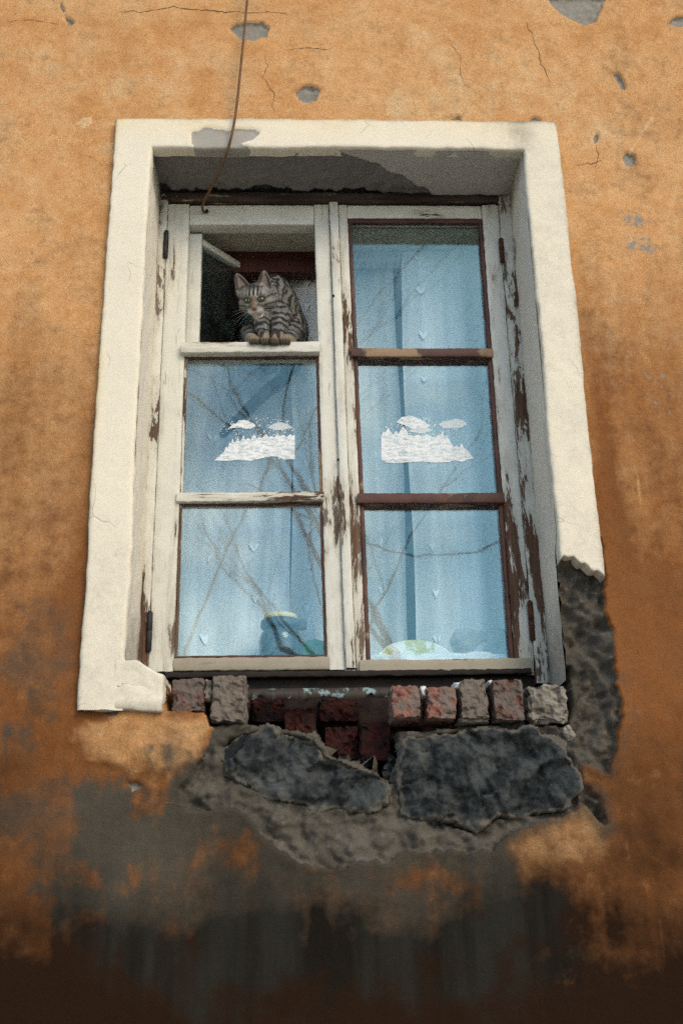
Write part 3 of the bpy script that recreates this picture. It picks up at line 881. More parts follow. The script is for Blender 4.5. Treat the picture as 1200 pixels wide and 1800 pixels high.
wl, wr, wt = XL - OXL, OXR - XR, OZT - ZT
ZB = 1.936
path = [('L', v) for v in np.linspace(ZB, ZT, 190)] + [('T', v) for v in np.linspace(XL, XR, 140)[1:]] + [('R', v) for v in np.linspace(ZT, 2.19, 170)[1:]] + [('E', v) for v in (0.004, 0.012, 0.024, 0.04)]
V = []
for side, v in path:
    for o, y in prof:
        if side == 'L': V.append((XL - o * wl, y, v + (o * wt if v == ZT else 0)))
        elif side == 'T':
            t = (v - XL) / (XR - XL)
            V.append((v + o * (wr * max(0, (t - .96) / .04) - wl * max(0, (.04 - t) / .04)), y, ZT + o * wt))
        elif side == 'R':
            ze = broken_end(o)
            vv = ZT + (v - ZT) * (ZT - ze) / (ZT - 2.19)
            V.append((XR + o * wr, y, vv + o * wt * max(0, (v - (ZT - .02)) / .02)))
        else:
            V.append((XR + o * wr, y + v, broken_end(o)))
V = np.array(V)
V[:, 0] += noise(V, 5, 31) * 0.007 + fbm(V, 26, 3, 32) * 0.0032
V[:, 2] += noise(V, 5, 33) * 0.007 + fbm(V, 26, 3, 34) * 0.0032
V[:, 1] += noise(V, 7, 35) * 0.003 + fbm(V, 40, 3, 36) * 0.0008
fl = (V[:, 2] < 2.045) & (V[:, 0] > XL - .012) & (V[:, 0] < 0)
V[fl, 1] = -0.0205 + (V[fl, 1] + 0.0205) * sstep(2.025, 2.045, V[fl, 2])
vx, vz = V[:, 0], V[:, 2]
peel = poly_sd(vx, vz, [(-0.3362, 3.2757), (-0.3101, 3.2872), (-0.2571, 3.2860), (-0.2042, 3.2864), (-0.1815, 3.2736), (-0.1972, 3.2542), (-0.2235, 3.2476), (-0.2035, 3.2286), (-0.2297, 3.2220), (-0.3347, 3.2245), (-0.3407, 3.2500)]) + fbm(V, 30, 3, 37) * 0.012
pm = sstep(0.003, -0.003, peel)
V[:, 1] += pm * 0.004
yel = 0.55 * sstep(3.18, 3.30, vz) + 0.5 * np.exp(-((vx - OXL) / 0.012) ** 2) + 0.35 * np.exp(-((vz - 2.62) / .12) ** 2) * np.exp(-((vx - OXL) / .03) ** 2)
dirt = 0.16 + 0.20 * sstep(2.6, 2.05, vz) * (vx < 0) + 0.16 * sstep(0.1, 0.45, vx) + 0.25 * np.exp(-((vx - XR) / .03) ** 2) * sstep(3.18, 3.27, vz) + 0.5 * np.exp(-((vz - OZT) / .008) ** 2) + 0.30 * np.exp(-((vx - OXL) / .006) ** 2) + 0.3 * np.exp(-((vx - OXR) / .006) ** 2)
nu = len(prof)
mesh('face_band', V, grid_faces(nu, len(path), None, True), M['lime'], sur, True, {'render': pm, 'yellow': yel, 'dirt': dirt, 'rust': vx * 0})


def reveal(xp, z0, z1, sgn, front):
    ys = np.linspace(0, 1, 26)
    zs = np.linspace(z0, z1, 200)
    A, B = np.meshgrid(ys, zs)
    f = front(B)
    yv = f + (0.30 - f) * A
    q = np.stack([np.full(A.shape, xp), yv, B], -1).reshape(-1, 3)
    q[:, 0] += fbm(q, 20, 3, 41) * 0.0030 * sstep(-0.005, 0.03, q[:, 1])
    rust = np.exp(-((q[:, 2] - 3.055 + noise(q, 30, 2) * .02) / 0.045) ** 2) * sstep(0.10, 0.165, q[:, 1]) if sgn > 0 else q[:, 0] * 0
    drt = 0.15 + 0.35 * sstep(0.11, 0.165, q[:, 1]) + 0.5 * sstep(2.25, 2.05, q[:, 2]) + (0.5 * sstep(3.12, 3.23, q[:, 2]))
    return mesh('reveal', q, grid_faces(26, 200, None, sgn > 0), M['reveal'], sur, True, {'render': q[:, 0] * 0, 'yellow': 0.30 * (q[:, 0] < 0) + q[:, 2] * 0, 'dirt': drt, 'rust': rust})


reveal(XL, 2.0, ZT + 0.004, -1, lambda b: b * 0 - 0.012)
reveal(XR, 1.99, ZT + 0.004, 1, lambda b: -0.012 + 0.026 * sstep(2.30, 2.24, b))
# soffit with the render fallen off its left part
xs, ys = np.linspace(XL - .004, XR + .004, 220), np.linspace(-0.0125, 0.30, 60)
A, B = np.meshgrid(xs, ys)
q = np.stack([A.ravel(), B.ravel(), np.full(A.size, ZT)], 1)
ax = np.interp(q[:, 1], [-0.02, 0.0, 0.045, 0.10, 0.15, 0.17], [-0.02, 0.02, 0.10, 0.18, 0.235, 0.25])
fall = sstep(0.004, -0.004, q[:, 0] - ax + fbm(q, 24, 3, 44) * 0.02)
gap = sstep(0.0, 0.006, q[:, 1] - 0.143 - 0.02 * sstep(0.06, 0.2, q[:, 0]) + fbm(q, 18, 4, 45) * 0.03 + 0.02 * sstep(-0.38, -0.42, q[:, 0]))
gap *= q[:, 0] < 0.14
q[:, 2] += fbm(q, 18, 4, 46) * 0.004 + fall * (0.006 + fbm(q, 30, 3, 47) * 0.010) + gap * 0.035
q[:, 2] -= 0.0005
mesh('soffit', q, grid_faces(220, 60, None, True), M['soffit'], sur, True,
     {'render': fall, 'yellow': q[:, 0] * 0, 'dirt': 0.16 + 0.95 * gap + 0.4 * sstep(0.02, -0.02, q[:, 1]) * fall + 0.35 * np.exp(-((q[:, 0] + .43) / .02) ** 2) + 0.3 * np.exp(-((q[:, 0] - .43) / .03) ** 2), 'rust': q[:, 0] * 0})
# sill end at the lower left
o = lump('sill_end', (-0.5100, -0.0212, 1.938), (-0.357, 0.12, 2.042), M['lime'], sur, 30, 0.07, 0.0018, 22, 50)
n_ = len(o.data.vertices)
co = np.zeros(n_ * 3)
o.data.vertices.foreach_get('co', co)
co = co.reshape(-1, 3)
top = co[:, 2] > 1.99
co[:, 2] += np.where(top, -0.035 * sstep(-0.43, -0.36, co[:, 0]) - 0.01 * sstep(-0.40, -0.43, co[:, 0]), -0.006 * sstep(-.45, -.37, co[:, 0]))
co[:, 2] += fbm(co, 16, 3, 51) * 0.004
co[:, 0] += fbm(co, 30, 3, 52) * 0.004
co[:, 1] += np.where(co[:, 1] < 0, 0.006 * sstep(-.448, -.462, co[:, 0]), 0)
o.data.vertices.foreach_set('co', co.ravel())
for k, v in (('render', 0 * co[:, 0]), ('yellow', 0 * co[:, 0]), ('rust', 0 * co[:, 0]), ('dirt', 0.34 + 0.3 * sstep(1.96, 1.94, co[:, 2]) + 0.2 * noise(co, 9, 4))):
    a = o.data.attributes.new(k, 'FLOAT', 'POINT')
    a.data.foreach_set('value', v.astype(np.float32))

# ------------------------------------------------------------------ the window
win = empty('window', (0, SY, 2.0))
tag(win, 'old two-casement wooden window with six openings and flaking white and brown paint', 'window', None, 'thing')


def lean(zv): return 0.014 * (3.14 - zv) / 0.87


def wear_fn(base, low=0.0, right=0.0, seed=0):
    def f(V):
        return base + low * sstep(2.6, 2.1, V[:, 2]) + right * sstep(0.30, 0.42, V[:, 0]) + 0.5 * noise(V, 6, 60 + seed)
    return f


def upright(name, x0, x1, z0, z1, y0, y1, mat, parent, wear, lean_on=True, **kw):
    xm, w = (x0 + x1) / 2, x1 - x0
    l0, l1 = (lean(z0), lean(z1)) if lean_on else (0, 0)
    return plank(name, (xm + l0, (y0 + y1) / 2, z0), (xm + l1, (y0 + y1) / 2, z1), w, y1 - y0, M[mat], parent, wear, **kw)


def level(name, x0, x1, z0, z1, y0, y1, mat, parent, wear, **kw):
    zm = (z0 + z1) / 2
    return plank(name, (x0, (y0 + y1) / 2, zm), (x1, (y0 + y1) / 2, zm), z1 - z0, y1 - y0, M[mat], parent, wear, **kw)


# fixed frame
upright('frame_post', -0.4345, -0.4135, 2.01, 3.23, 0.152, 0.225, 'paint_v', win, wear_fn(0.55, 0.1), False, rough=0.0016)
upright('frame_post', 0.4015, 0.4325, 2.01, 3.23, 0.150, 0.225, 'paint_v', win, wear_fn(0.60, 0.30), False, rough=0.0022)
level('frame_head', -0.43, 0.43, 3.2105, 3.236, 0.152, 0.225, 'oldwood', win, wear_fn(0.9), rough=0.0016)
level('frame_bottom_rail', -0.43, 0.43, 2.000, 2.034, 0.176, 0.27, 'blackwood', win, 0.5, rough=0.0015)
level('drip_board', -0.375, 0.392, 2.030, 2.0425, 0.150, 0.19, 'blackwood', win, 0.5, rough=0.0015)
upright('cover_strip', -0.0165, 0.0045, 2.048, 3.206, 0.150, 0.172, 'paint_v', win, wear_fn(0.28, 0.1), rough=0.0008)


def pane(parent, x0, x1, z0, z1, y, seed, l=True):
    r = random.Random(seed)
    tx, tz = r.uniform(-.004, .004), r.uniform(-.004, .004)
    a, b = (lean(z0), lean(z1)) if l == 'R' else (0, 0)
    c = [(x0 + (a if l in ('R', 'A') else 0), z0), (x1 + a, z0), (x1 + b, z1), (x0 + b, z1)]
    if l == 'left': c = [(x0, z0), (x1 + lean(z0), z0), (x1 + lean(z1), z1), (x0, z1)]
    if l == 'right': c = [(x0 + lean(z0), z0), (x1, z0), (x1, z1), (x0 + lean(z1), z1)]
    xm, zm = (x0 + x1) / 2, (z0 + z1) / 2
    V = [(px, y + k + tx * (px - xm) + tz * (pz - zm), pz) for k in (0, 0.003) for px, pz in c]
    F = [(0, 1, 2, 3), (7, 6, 5, 4), (0, 4, 5, 1), (1, 5, 6, 2), (2, 6, 7, 3), (3, 7, 4, 0)]
    return mesh('glass_pane', V, F, M['glass'], parent, False)


# left casement, white paint
cl = upright('casement', -0.413, -0.3605, 2.046, 3.206, SY - .004, 0.205, 'paint_v', win, wear_fn(0.33, 0.12), False, warp=0.0012)
cl['label'] = 'left casement, cream white paint, its upper vent open'
upright('stile', -0.0545, -0.0175, 2.046, 3.206, SY - .002, 0.205, 'paint_v', cl, wear_fn(0.25, 0.30))
level('top_rail', -0.3595, -0.056, 3.150, 3.206, SY, 0.203, 'paint_h', cl, wear_fn(0.12))
level('bottom_rail', -0.3600, -0.033, 2.046, 2.074, SY - .006, 0.203, 'oldwood', cl, wear_fn(0.25), rough=.0012)
level('glazing_bar', -0.3665, -0.046, 2.788, 2.8155, SY - .020, 0.203, 'paint_h', cl, wear_fn(0.38, 0, 0, 3), rough=.001)
level('glazing_bar', -0.3660, -0.040, 2.4225, 2.4445, SY - .012, 0.20, 'paint_h', cl, wear_fn(0.45), rough=.0012)
for z0, z1, wv in ((2.445, 2.788, .85), (2.074, 2.4225, .8)):
    level('glazing_bead', -0.3600, -0.046, z1 - .004, z1, SY + .002, SY + .013, 'brown', cl, 0.3, step=.02)
    upright('glazing_bead', -0.3605, -0.3545, z0, z1, SY + .003, SY + .014, 'paint_v', cl, wear_fn(wv), False, rough=.001)
    upright('glazing_bead', -0.0605, -0.0545, z0, z1, SY + .003, SY + .014, 'brown', cl, wear_fn(0.5))
level('glazing_bead', -0.3600, -0.038, 2.074, 2.080, SY + .002, SY + .013, 'brown', cl, 0.3, step=.02)
GY = SY + 0.014
pane(cl, -0.357, -0.057, 2.446, 2.787, GY, 1, 'left')
pane(cl, -0.357, -0.057, 2.076, 2.4235, GY, 2, 'left')
# open vent sash, swung inwards on its left edge
hx, hy = -0.3545, 0.196
ang = math.radians(50)
dx, dy = math.cos(ang), math.sin(ang)
vs = plank('vent_sash', (hx + .012 * dx, hy + .012 * dy, 2.823), (hx + .012 * dx, hy + .012 * dy, 3.143), 0.030, 0.026, M['paint_v'], cl, wear_fn(0.30))
for nm, za in (('vent_rail', 3.132), ('vent_rail', 2.836)):
    A_, B_ = (hx + .027 * dx, hy + .027 * dy, za), (hx + .285 * dx, hy + .285 * dy, za)
    plank(nm, A_, B_, 0.019, 0.018, M['paint_h'], vs, wear_fn(0.2))
plank('vent_stile', (hx + .286 * dx, hy + .286 * dy, 2.823), (hx + .286 * dx, hy + .286 * dy, 3.143), 0.026, 0.024, M['paint_v'], vs, wear_fn(0.3))
pa_, pb_ = np.array([hx + .027 * dx, hy + .027 * dy]), np.array([hx + .275 * dx, hy + .275 * dy])
nn = np.array([-dy, dx]) * 0.0015
mesh('glass_pane', [(p[0] + s * nn[0], p[1] + s * nn[1], zz) for s in (-1, 1) for p, zz in ((pa_, 2.848), (pb_, 2.848), (pb_, 3.118), (pa_, 3.118))],
     [(0, 1, 2, 3), (7, 6, 5, 4), (0, 4, 5, 1), (1, 5, 6, 2), (2, 6, 7, 3), (3, 7, 4, 0)], M['glass'], vs, False)
# right casement, white stiles with brown glazing beads
cr = upright('casement', 0.3600, 0.4005, 2.030, 3.206, SY - .004, 0.205, 'paint_v', win, wear_fn(0.40, 0.30, 0.0), False, warp=0.0016, rough=.0016)
cr['label'] = 'right casement, flaking white stiles with brown beads'
upright('stile', 0.0055, 0.0275, 2.036, 3.206, SY - .001, 0.205, 'paint_v', cr, wear_fn(0.60, 0.1, 0, 5))
level('top_rail', 0.0275, 0.3585, 3.1685, 3.2065, SY, 0.203, 'paint_h', cr, wear_fn(0.20))
level('bottom_rail', 0.030, 0.395, 2.032, 2.0645, SY - .012, 0.203, 'oldwood', cr, wear_fn(0.35), rough=.0016)
level('glazing_bar', 0.0285, 0.3600, 2.780, 2.803, SY - .012, 0.20, 'brown', cr, wear_fn(0.62), rough=.001)
level('glazing_bar', 0.0345, 0.3625, 2.4150, 2.4395, SY - .013, 0.20, 'brown', cr, wear_fn(0.60), rough=.001)
level('glazing_bead', 0.0275, 0.3595, 3.155, 3.168, SY - .001, SY + .013, 'brown', cr, wear_fn(0.35))
for z0, z1 in ((2.803, 3.155), (2.4395, 2.780), (2.0645, 2.4150)):
    upright('glazing_bead', 0.0275, 0.0375, z0, z1, SY + .000, SY + .013, 'brown', cr, wear_fn(0.40))
    upright('glazing_bead', 0.3500, 0.3600, z0, z1, SY + .000, SY + .013, 'brown', cr, wear_fn(0.30), False)
for (z0, z1, s) in ((2.803, 3.157, 3), (2.4395, 2.780, 4), (2.066, 2.4150, 5)):
    pane(cr, 0.038, 0.350, z0 - .001, z1 + .001, GY, s, 'right')
# hinges
M['rust'] = plain('rusted_iron', (0.10, 0.035, 0.014), 0.85, 0.6, 60, 0.6, 0.002, alt=(0.022, 0.013, 0.010))
M['iron'] = plain('blackened_iron', (0.022, 0.022, 0.024), 0.6, 0.4, 60)


def hinge(parent, xx, z0, z1, mat, off):
    o = lathe('hinge', [(0.002, 0), (0.006, .002), (0.0065, (z1 - z0) * .48), (0.0052, (z1 - z0) * .5), (0.0065, (z1 - z0) * .52), (0.006, z1 - z0 - .004), (0.002, z1 - z0)], (xx, SY - .012, z0), mat, parent, 12)
    return o


for xx, z0, z1, mt, par, off in ((-0.4135, 3.045, 3.125, 'iron', cl, .02), (0.4005, 3.035, 3.105, 'rust', cr, -.02), (-0.4125, 2.085, 2.175, 'iron', cl, .02), (0.4010, 2.10, 2.19, 'rust', cr, -.02)):
    hinge(par, xx, z0, z1, M[mt], off)
lathe('screw_hole', [(0.003, -.004), (0.0045, 0), (0.003, .004)], (-0.3177, 0.1570, 3.1842), M['iron'], cl, 10)
lathe('screw_hole', [(0.002, -.003), (0.003, 0), (0.002, .003)], (-0.0074, 0.1480, 2.5191), M['iron'], win, 10)
lathe('screw_hole', [(0.002, -.003), (0.003, 0), (0.002, .003)], (-0.0113, 0.1480, 2.9408), M['iron'], win, 10)

# strip of old painted tin below the window
t = NT('flaking_green_tin')
f_ = t.ramp(t.noise(40, 5, .7), 0.54, 0.62)
t.out(t.mix(f_, (0.035, 0.027, 0.02, 1), (0.20, 0.29, 0.28, 1)), 0.6, t.bump(f_, .5, .001))
n = 120
xs = np.linspace(-0.205, 0.085, n)
qq = np.stack([xs, xs * 0, xs * 0], 1)
edge = 1.972 + np.maximum(0, fbm(qq, 30, 3, 71)) * 0.02 - 0.004 * (noise(qq, 60, 72) > 0.1)
V = [(a, 0.085 + 0.012 * fy, 1.9935 - 0.0 * fy) for fy in (1.2,) for a in xs] + [(a, 0.086, 1.992) for a in xs] + [(a, 0.082, e) for a, e in zip(xs, edge)]
so = mesh('sill_flashing', V, grid_faces(n, 3), t.m, None)
s_ = so.modifiers.new('thickness', 'SOLIDIFY')
s_.thickness = 0.0015
tag(so, 'torn strip of pale green tin flashing hanging above the brick cavity', 'flashing')

# ------------------------------------------------------------------ inside: box between the frames, inner frame, dark room
room = empty('room_interior', (0, 0.3, 1.0))
tag(room, 'dim room behind the window', None, None, 'structure')
M['room'] = plain('room_wallpaper', (0.16, 0.15, 0.12), 0.9, 0.4, 6)
M['lining'] = plain('cream_lining_paint', (0.50, 0.47, 0.36), 0.7, 0.25, 10, stretch=(.3, 1, 1))
M['redbrown'] = plain('red_brown_frame_paint', (0.075, 0.022, 0.016), 0.6, 0.4, 25)


def box(name, lo, hi, mat, parent, bev=0.002):
    bm = bmesh.new()
    bmesh.ops.create_cube(bm, size=1)
    for v in bm.verts:
        v.co = [lo[i] + (v.co[i] + .5) * (hi[i] - lo[i]) for i in range(3)]
    if bev: bmesh.ops.bevel(bm, geom=bm.edges[:], offset=bev, segments=2, profile=.6, affect='EDGES')
    me = bpy.data.meshes.new(name)
    bm.to_mesh(me)
    bm.free()
    me.materials.append(mat)
    o = bpy.data.objects.new(name, me)
    link(o, parent)
    return o


box('lining_board', (-0.44, 0.212, 3.172), (0.44, 0.33, 3.20), M['lining'], room)
box('lining_board', (-0.46, 0.226, 2.0), (-0.4205, 0.64, 3.19), M['lining'], room)
box('lining_board', (0.4205, 0.226, 2.0), (0.46, 0.64, 3.19), M['lining'], room)
box('inner_sill', (-0.46, 0.206, 2.005), (0.46, 0.64, 2.050), M['lining'], room)
box('inner_frame_head', (-0.42, 0.312, 3.110), (-0.012, 0.352, 3.1715), M['redbrown'], room)
box('inner_frame_head', (-0.012, 0.312, 3.146), (0.42, 0.352, 3.1715), M['lining'], room)
box('lining_board', (-0.46, 0.352, 3.175), (0.46, 0.64, 3.21), M['redbrown'], room)
for nm, lo, hi in (('room_wall', (-2.5, 3.6, 0.8), (2.5, 3.7, 4.0)), ('room_wall', (-2.6, 0.6, 0.8), (-2.5, 3.6, 4.0)), ('room_wall', (2.5, 0.6, 0.8), (2.6, 3.6, 4.0)),
                   ('room_floor', (-2.5, 0.6, 0.7), (2.5, 3.6, 0.8)), ('room_ceiling', (-2.5, 0.6, 3.9), (2.5, 3.6, 4.0)),
                   ('room_wall', (-2.5, 0.62, 0.8), (-0.46, 0.68, 3.9)), ('room_wall', (0.46, 0.62, 0.8), (2.5, 0.68, 3.9)), ('room_wall', (-0.46, 0.62, 3.20), (0.46, 0.68, 3.9)), ('room_wall', (-0.46, 0.62, 0.8), (0.46, 0.68, 2.005))):
    box(nm, lo, hi, M['room'], room, 0)

# ------------------------------------------------------------------ lace curtains
def lace(name, col=(0.93, 0.94, 0.92), op=1.0):
    t = NT(name)
    wv = t.noise(30, 3, .6, stretch=(3, 1, .4))
    net = t.noise(420, 1, .5)
    c = t.mix(wv, col + (1,), tuple(.82 * q for q in col) + (1,))
    df = t.n.new('ShaderNodeBsdfDiffuse')
    tl = t.n.new('ShaderNodeBsdfTranslucent')
    t.lk(c, df.inputs[0]); t.lk(c, tl.inputs[0])
    m1 = t.n.new('ShaderNodeMixShader')
    m1.inputs[0].default_value = 0.15
    t.lk(df.outputs[0], m1.inputs[1]); t.lk(tl.outputs[0], m1.inputs[2])
    tr = t.n.new('ShaderNodeBsdfTransparent')
    m2 = t.n.new('ShaderNodeMixShader')
    band = t.noise(16, 3, .6, stretch=(2.2, 1, .16), seed=3)
    t.lk(t.math('MULTIPLY', t.ramp(net, 0.35, 0.6, op - .12, op + .02), t.ramp(band, .36, .60, .80, 1.0)), m2.inputs[0])
    t.lk(tr.outputs[0], m2.inputs[1]); t.lk(m1.outputs[0], m2.inputs[2])
    t.lk(m2.outputs[0], t.n['Material Output'].inputs['Surface'])
    return t.m


M['lace'] = lace('white_lace')
M['embroidery'] = plain('white_embroidery', (0.90, 0.92, 0.92), 0.8, 0.1, 50)


def fold(xv, y0, seed, amp):
    return y0 + amp * math.sin(xv * 62 + seed) + amp * .6 * math.sin(xv * 27 + seed * 2.3)


def curtain(x0, x1, z0, z1, y0, seed, label, amp=0.010, scallop=0.0, cols=(), y_top=None):
    nx, nz = int((x1 - x0) / .004) + 2, 60
    V = []
    for k in range(nz):
        zz = z0 + (z1 - z0) * k / (nz - 1)
        for i in range(nx):
            xv = x0 + (x1 - x0) * i / (nx - 1)
            top = scallop * abs(math.sin(xv * 40 + seed)) * (k / (nz - 1))
            V.append((xv + .004 * math.sin(zz * 7 + seed), fold(xv, y0, seed, amp * (1 - .4 * k / nz)) + ((y_top or y0) - y0) * k / (nz - 1), zz + top))
    o = mesh('lace_curtain', V, grid_faces(nx, nz), M['lace'], None)
    tag(o, label, 'curtain', 'lace curtains behind the panes')
    # sewn leaf motifs, in columns
    bm = bmesh.new()
    r = random.Random(seed)
    for cxv, pitch in cols:
        zz = z0 + .05
        while zz < z1 - .03:
            zz += pitch * r.uniform(0, .5)
            L = r.uniform(.018, .030)
            for sg in ((-1, 1) if r.random() < .75 else (r.choice((-1, 1)),)):
                jx = cxv + r.uniform(-.004, .004)
                a = math.radians(66 + r.uniform(-10, 10))
                pts = []
                for tt, wv in ((0, 0), (.3, .16), (.65, .20), (1, 0), (.65, -.14), (.3, -.14)):
                    lx, lz = L * tt, L * wv * .8
                    px = jx + sg * (lx * math.cos(a) - lz * math.sin(a))
                    pts.append((px, fold(px, y0, seed, amp) + ((y_top or y0) - y0) * (zz - z0) / (z1 - z0) - .004, zz + lx * math.sin(a) + lz * math.cos(a)))
                bm.faces.new([bm.verts.new(q) for q in pts])
            zz += pitch * r.uniform(.85, 1.15)
    me = bpy.data.meshes.new('embroidery')
    bm.to_mesh(me)
    bm.free()
    me.materials.append(M['embroidery'])
    e = bpy.data.objects.new('embroidery', me)
    link(e, o)
    e['kind'] = 'stuff'
    return o


curtain(-0.42, -0.115, 2.052, 2.955, 0.305, 1.0, 'lace curtain hanging behind the left part of the left casement', 0.008, 0, [(-0.20, .11), (-0.31, .14)], 0.458)
curtain(-0.115, 0.158, 2.052, 3.168, 0.372, 2.2, 'lace curtain gathered behind the middle post, its top edge beside the cat', 0.012, 0.012, [(-0.075, .075), (0.10, .10)])
curtain(0.168, 0.42, 2.052, 3.160, 0.300, 4.1, 'lace curtain hanging behind the right part of the right casement', 0.010, 0.008, [(0.215, .085), (0.345, .085)])

# ------------------------------------------------------------------ things on the inner sill
SZ = 2.0505
def jar():
    c = (-0.1377, 0.2320, 2.1331)
    t = NT('jar_glass')
    t.out((0.035, 0.06, 0.065, 1), 0.08, None, 0.6)
    t.b.inputs['Transmission Weight'].default_value = 0.25
    r = empty('glass_jar', (c[0], 0.232, SZ))
    tag(r, 'glass jar with a cream lid standing inside the lower left pane', 'jar')
    loc = (c[0], 0.232, SZ)
    lathe('jar_body', [(0.040, 0), (0.046, .004), (0.047, .070), (0.046, .082), (0.040, .094), (0.037, .098), (0.037, .102)], loc, t.m, r)
    lathe('jar_collar', [(0.036, .100), (0.043, .102), (0.0445, .108), (0.043, .118), (0.038, .121)], loc, M['jar_band'], r)
    lathe('lid', [(0.034, .119), (0.037, .121), (0.036, .131), (0.030, .134), (0.001, .135)], loc, M['jar_lid'], r)
    lump('clasp', (c[0] + .036, 0.220, SZ + .098), (c[0] + .058, 0.244, SZ + .122), M['jar_band'], r, 5, .5, .002, 40, 5)


M['jar_band'] = plain('dull_steel_blue_band', (0.07, 0.11, 0.13), 0.4, 0.3, 30)
M['jar_lid'] = plain('cream_lid', (0.75, 0.66, 0.36), 0.5, 0.15, 30)
jar()
c = (-0.0724, 0.3000, 2.1508)
M['cone'] = plain('white_card', (0.78, 0.77, 0.80), 0.7, 0.1, 40)
M['ribbon'] = plain('red_ribbon', (0.45, 0.05, 0.06), 0.6, 0.2, 40)
o = lathe('card_cone', [(0.030, 0), (0.031, .002), (0.0215, .055), (0.0015, .150)], (c[0], 0.30, SZ), M['cone'], None, 24)
tag(o, 'white pointed card cone with a thin red band beside the jar', 'ornament')
lathe('band', [(0.0190, .072), (0.0198, .072), (0.0190, .0765), (0.0180, .0765)], (c[0], 0.30, SZ), M['ribbon'], o, 24)
M['green'] = plain('green_cloth', (0.045, 0.24, 0.10), 0.85, 0.35, 30, 0.6, 0.003)
c = (-0.0566, 0.2550, 2.0991)
o = lump('green_cloth', (c[0] - .034, .232, SZ), (c[0] + .040, .272, SZ + .078), M['green'], None, 14, 0.5, 0.006, 28, 77)
tag(o, 'crumpled green cloth on the sill right of the jar', 'cloth')
# plate leaning on edge behind the lower right pane
c = (0.1575, 0.2600, 2.0851)
t = NT('painted_plate')
k_ = t.noise(26, 3, .6)
col = t.mix(t.ramp(k_, 0.52, 0.6), (0.78, 0.80, 0.76, 1), (0.50, 0.48, 0.16, 1))
col = t.mix(t.ramp(t.noise(30, 3, .6, seed=4), 0.56, 0.62), col, (0.16, 0.36, 0.38, 1))
t.out(col, 0.15, None, 0.5)
o = lathe('oval_plate', [(0.001, -.004), (0.045, -.003), (0.060, .006), (0.088, .016), (0.0905, .019), (0.086, .019), (0.058, .009), (0.001, .004)], (0, 0, 0), t.m, None, 48, (1, .62))
o.rotation_euler = (math.radians(78), 0, math.radians(4))
o.location = (c[0], 0.262, SZ + 0.020)
tag(o, 'white oval plate with painted flowers leaning inside the lower right pane', 'plate')
M['cotton'] = plain('cotton_wool', (0.80, 0.80, 0.79), 0.95, 0.12, 60, 0.9, 0.004)
o = lump('cotton_roll', (0.052, .208, SZ + .001), (0.355, .240, SZ + .040), M['cotton'], None, 26, 0.5, 0.005, 30, 81)
tag(o, 'roll of white cotton wool along the bottom of the right casement', 'cotton')
# folded lace cloth bundle at the right end
M['bundle'] = plain('grey_white_lace_cloth', (0.50, 0.51, 0.50), 0.9, 0.3, 40, 0.8, 0.004)
o = lump('folded_cloth', (0.235, .285, SZ), (0.385, .36, SZ + .120), M['bundle'], None, 18, 0.6, 0.010, 16, 83)
tag(o, 'greyish white folded cloth in the lower right corner behind the glass', 'cloth')

# ------------------------------------------------------------------ winter stickers on the panes
t = NT('white_window_sticker')
k_ = t.noise(70, 4, .7, stretch=(.4, 1, 1.4))
t.out(t.mix(t.ramp(k_, .42, .66, 0, .5), (0.80, 0.84, 0.83, 1), (0.55, 0.64, 0.66, 1)), 0.6)
t.lk(t.ramp(t.noise(120, 4, .7, stretch=(.5, 1, 1.3), seed=2), .34, .60, .45, .90), t.b.inputs['Alpha'])
M['sticker'] = t.m
t = NT('pale_window_sticker')
t.out((0.75, 0.82, 0.82, 1), 0.6)
t.b.inputs['Alpha'].default_value = 0.55
M['sticker2'] = t.m


def sticker(label, snow, hills, dots, seed):
    bm = bmesh.new()
    for poly in snow:
        bm.faces.new([bm.verts.new((px, GY - .0012, pz)) for px, pz in poly])
    r = random.Random(seed)
    (xa, za), (xb, zb) = dots
    for k in range(110):
        u = r.random()
        px, pz = xa + (xb - xa) * u, za + (zb - za) * r.random() * (1 - .5 * abs(u - .5))
        s = r.uniform(.0006, .0019)
        bm.faces.new([bm.verts.new((px + s * math.cos(a) * r.uniform(.7, 1.2), GY - .0013, pz + s * math.sin(a))) for a in np.linspace(0, 2 * math.pi, 6, endpoint=False)])
    me = bpy.data.meshes.new('window_sticker')
    bm.to_mesh(me)
    bm.free()
    me.materials.append(M['sticker'])
    o = bpy.data.objects.new('window_sticker', me)
    C.objects.link(o)
    tag(o, label, 'sticker', 'winter landscape stickers on the panes')
    for poly in hills:
        h_ = mesh('distant_hill', [(px, GY - .0009, pz) for px, pz in poly], [tuple(range(len(poly)))], M['sticker2'], o, False)


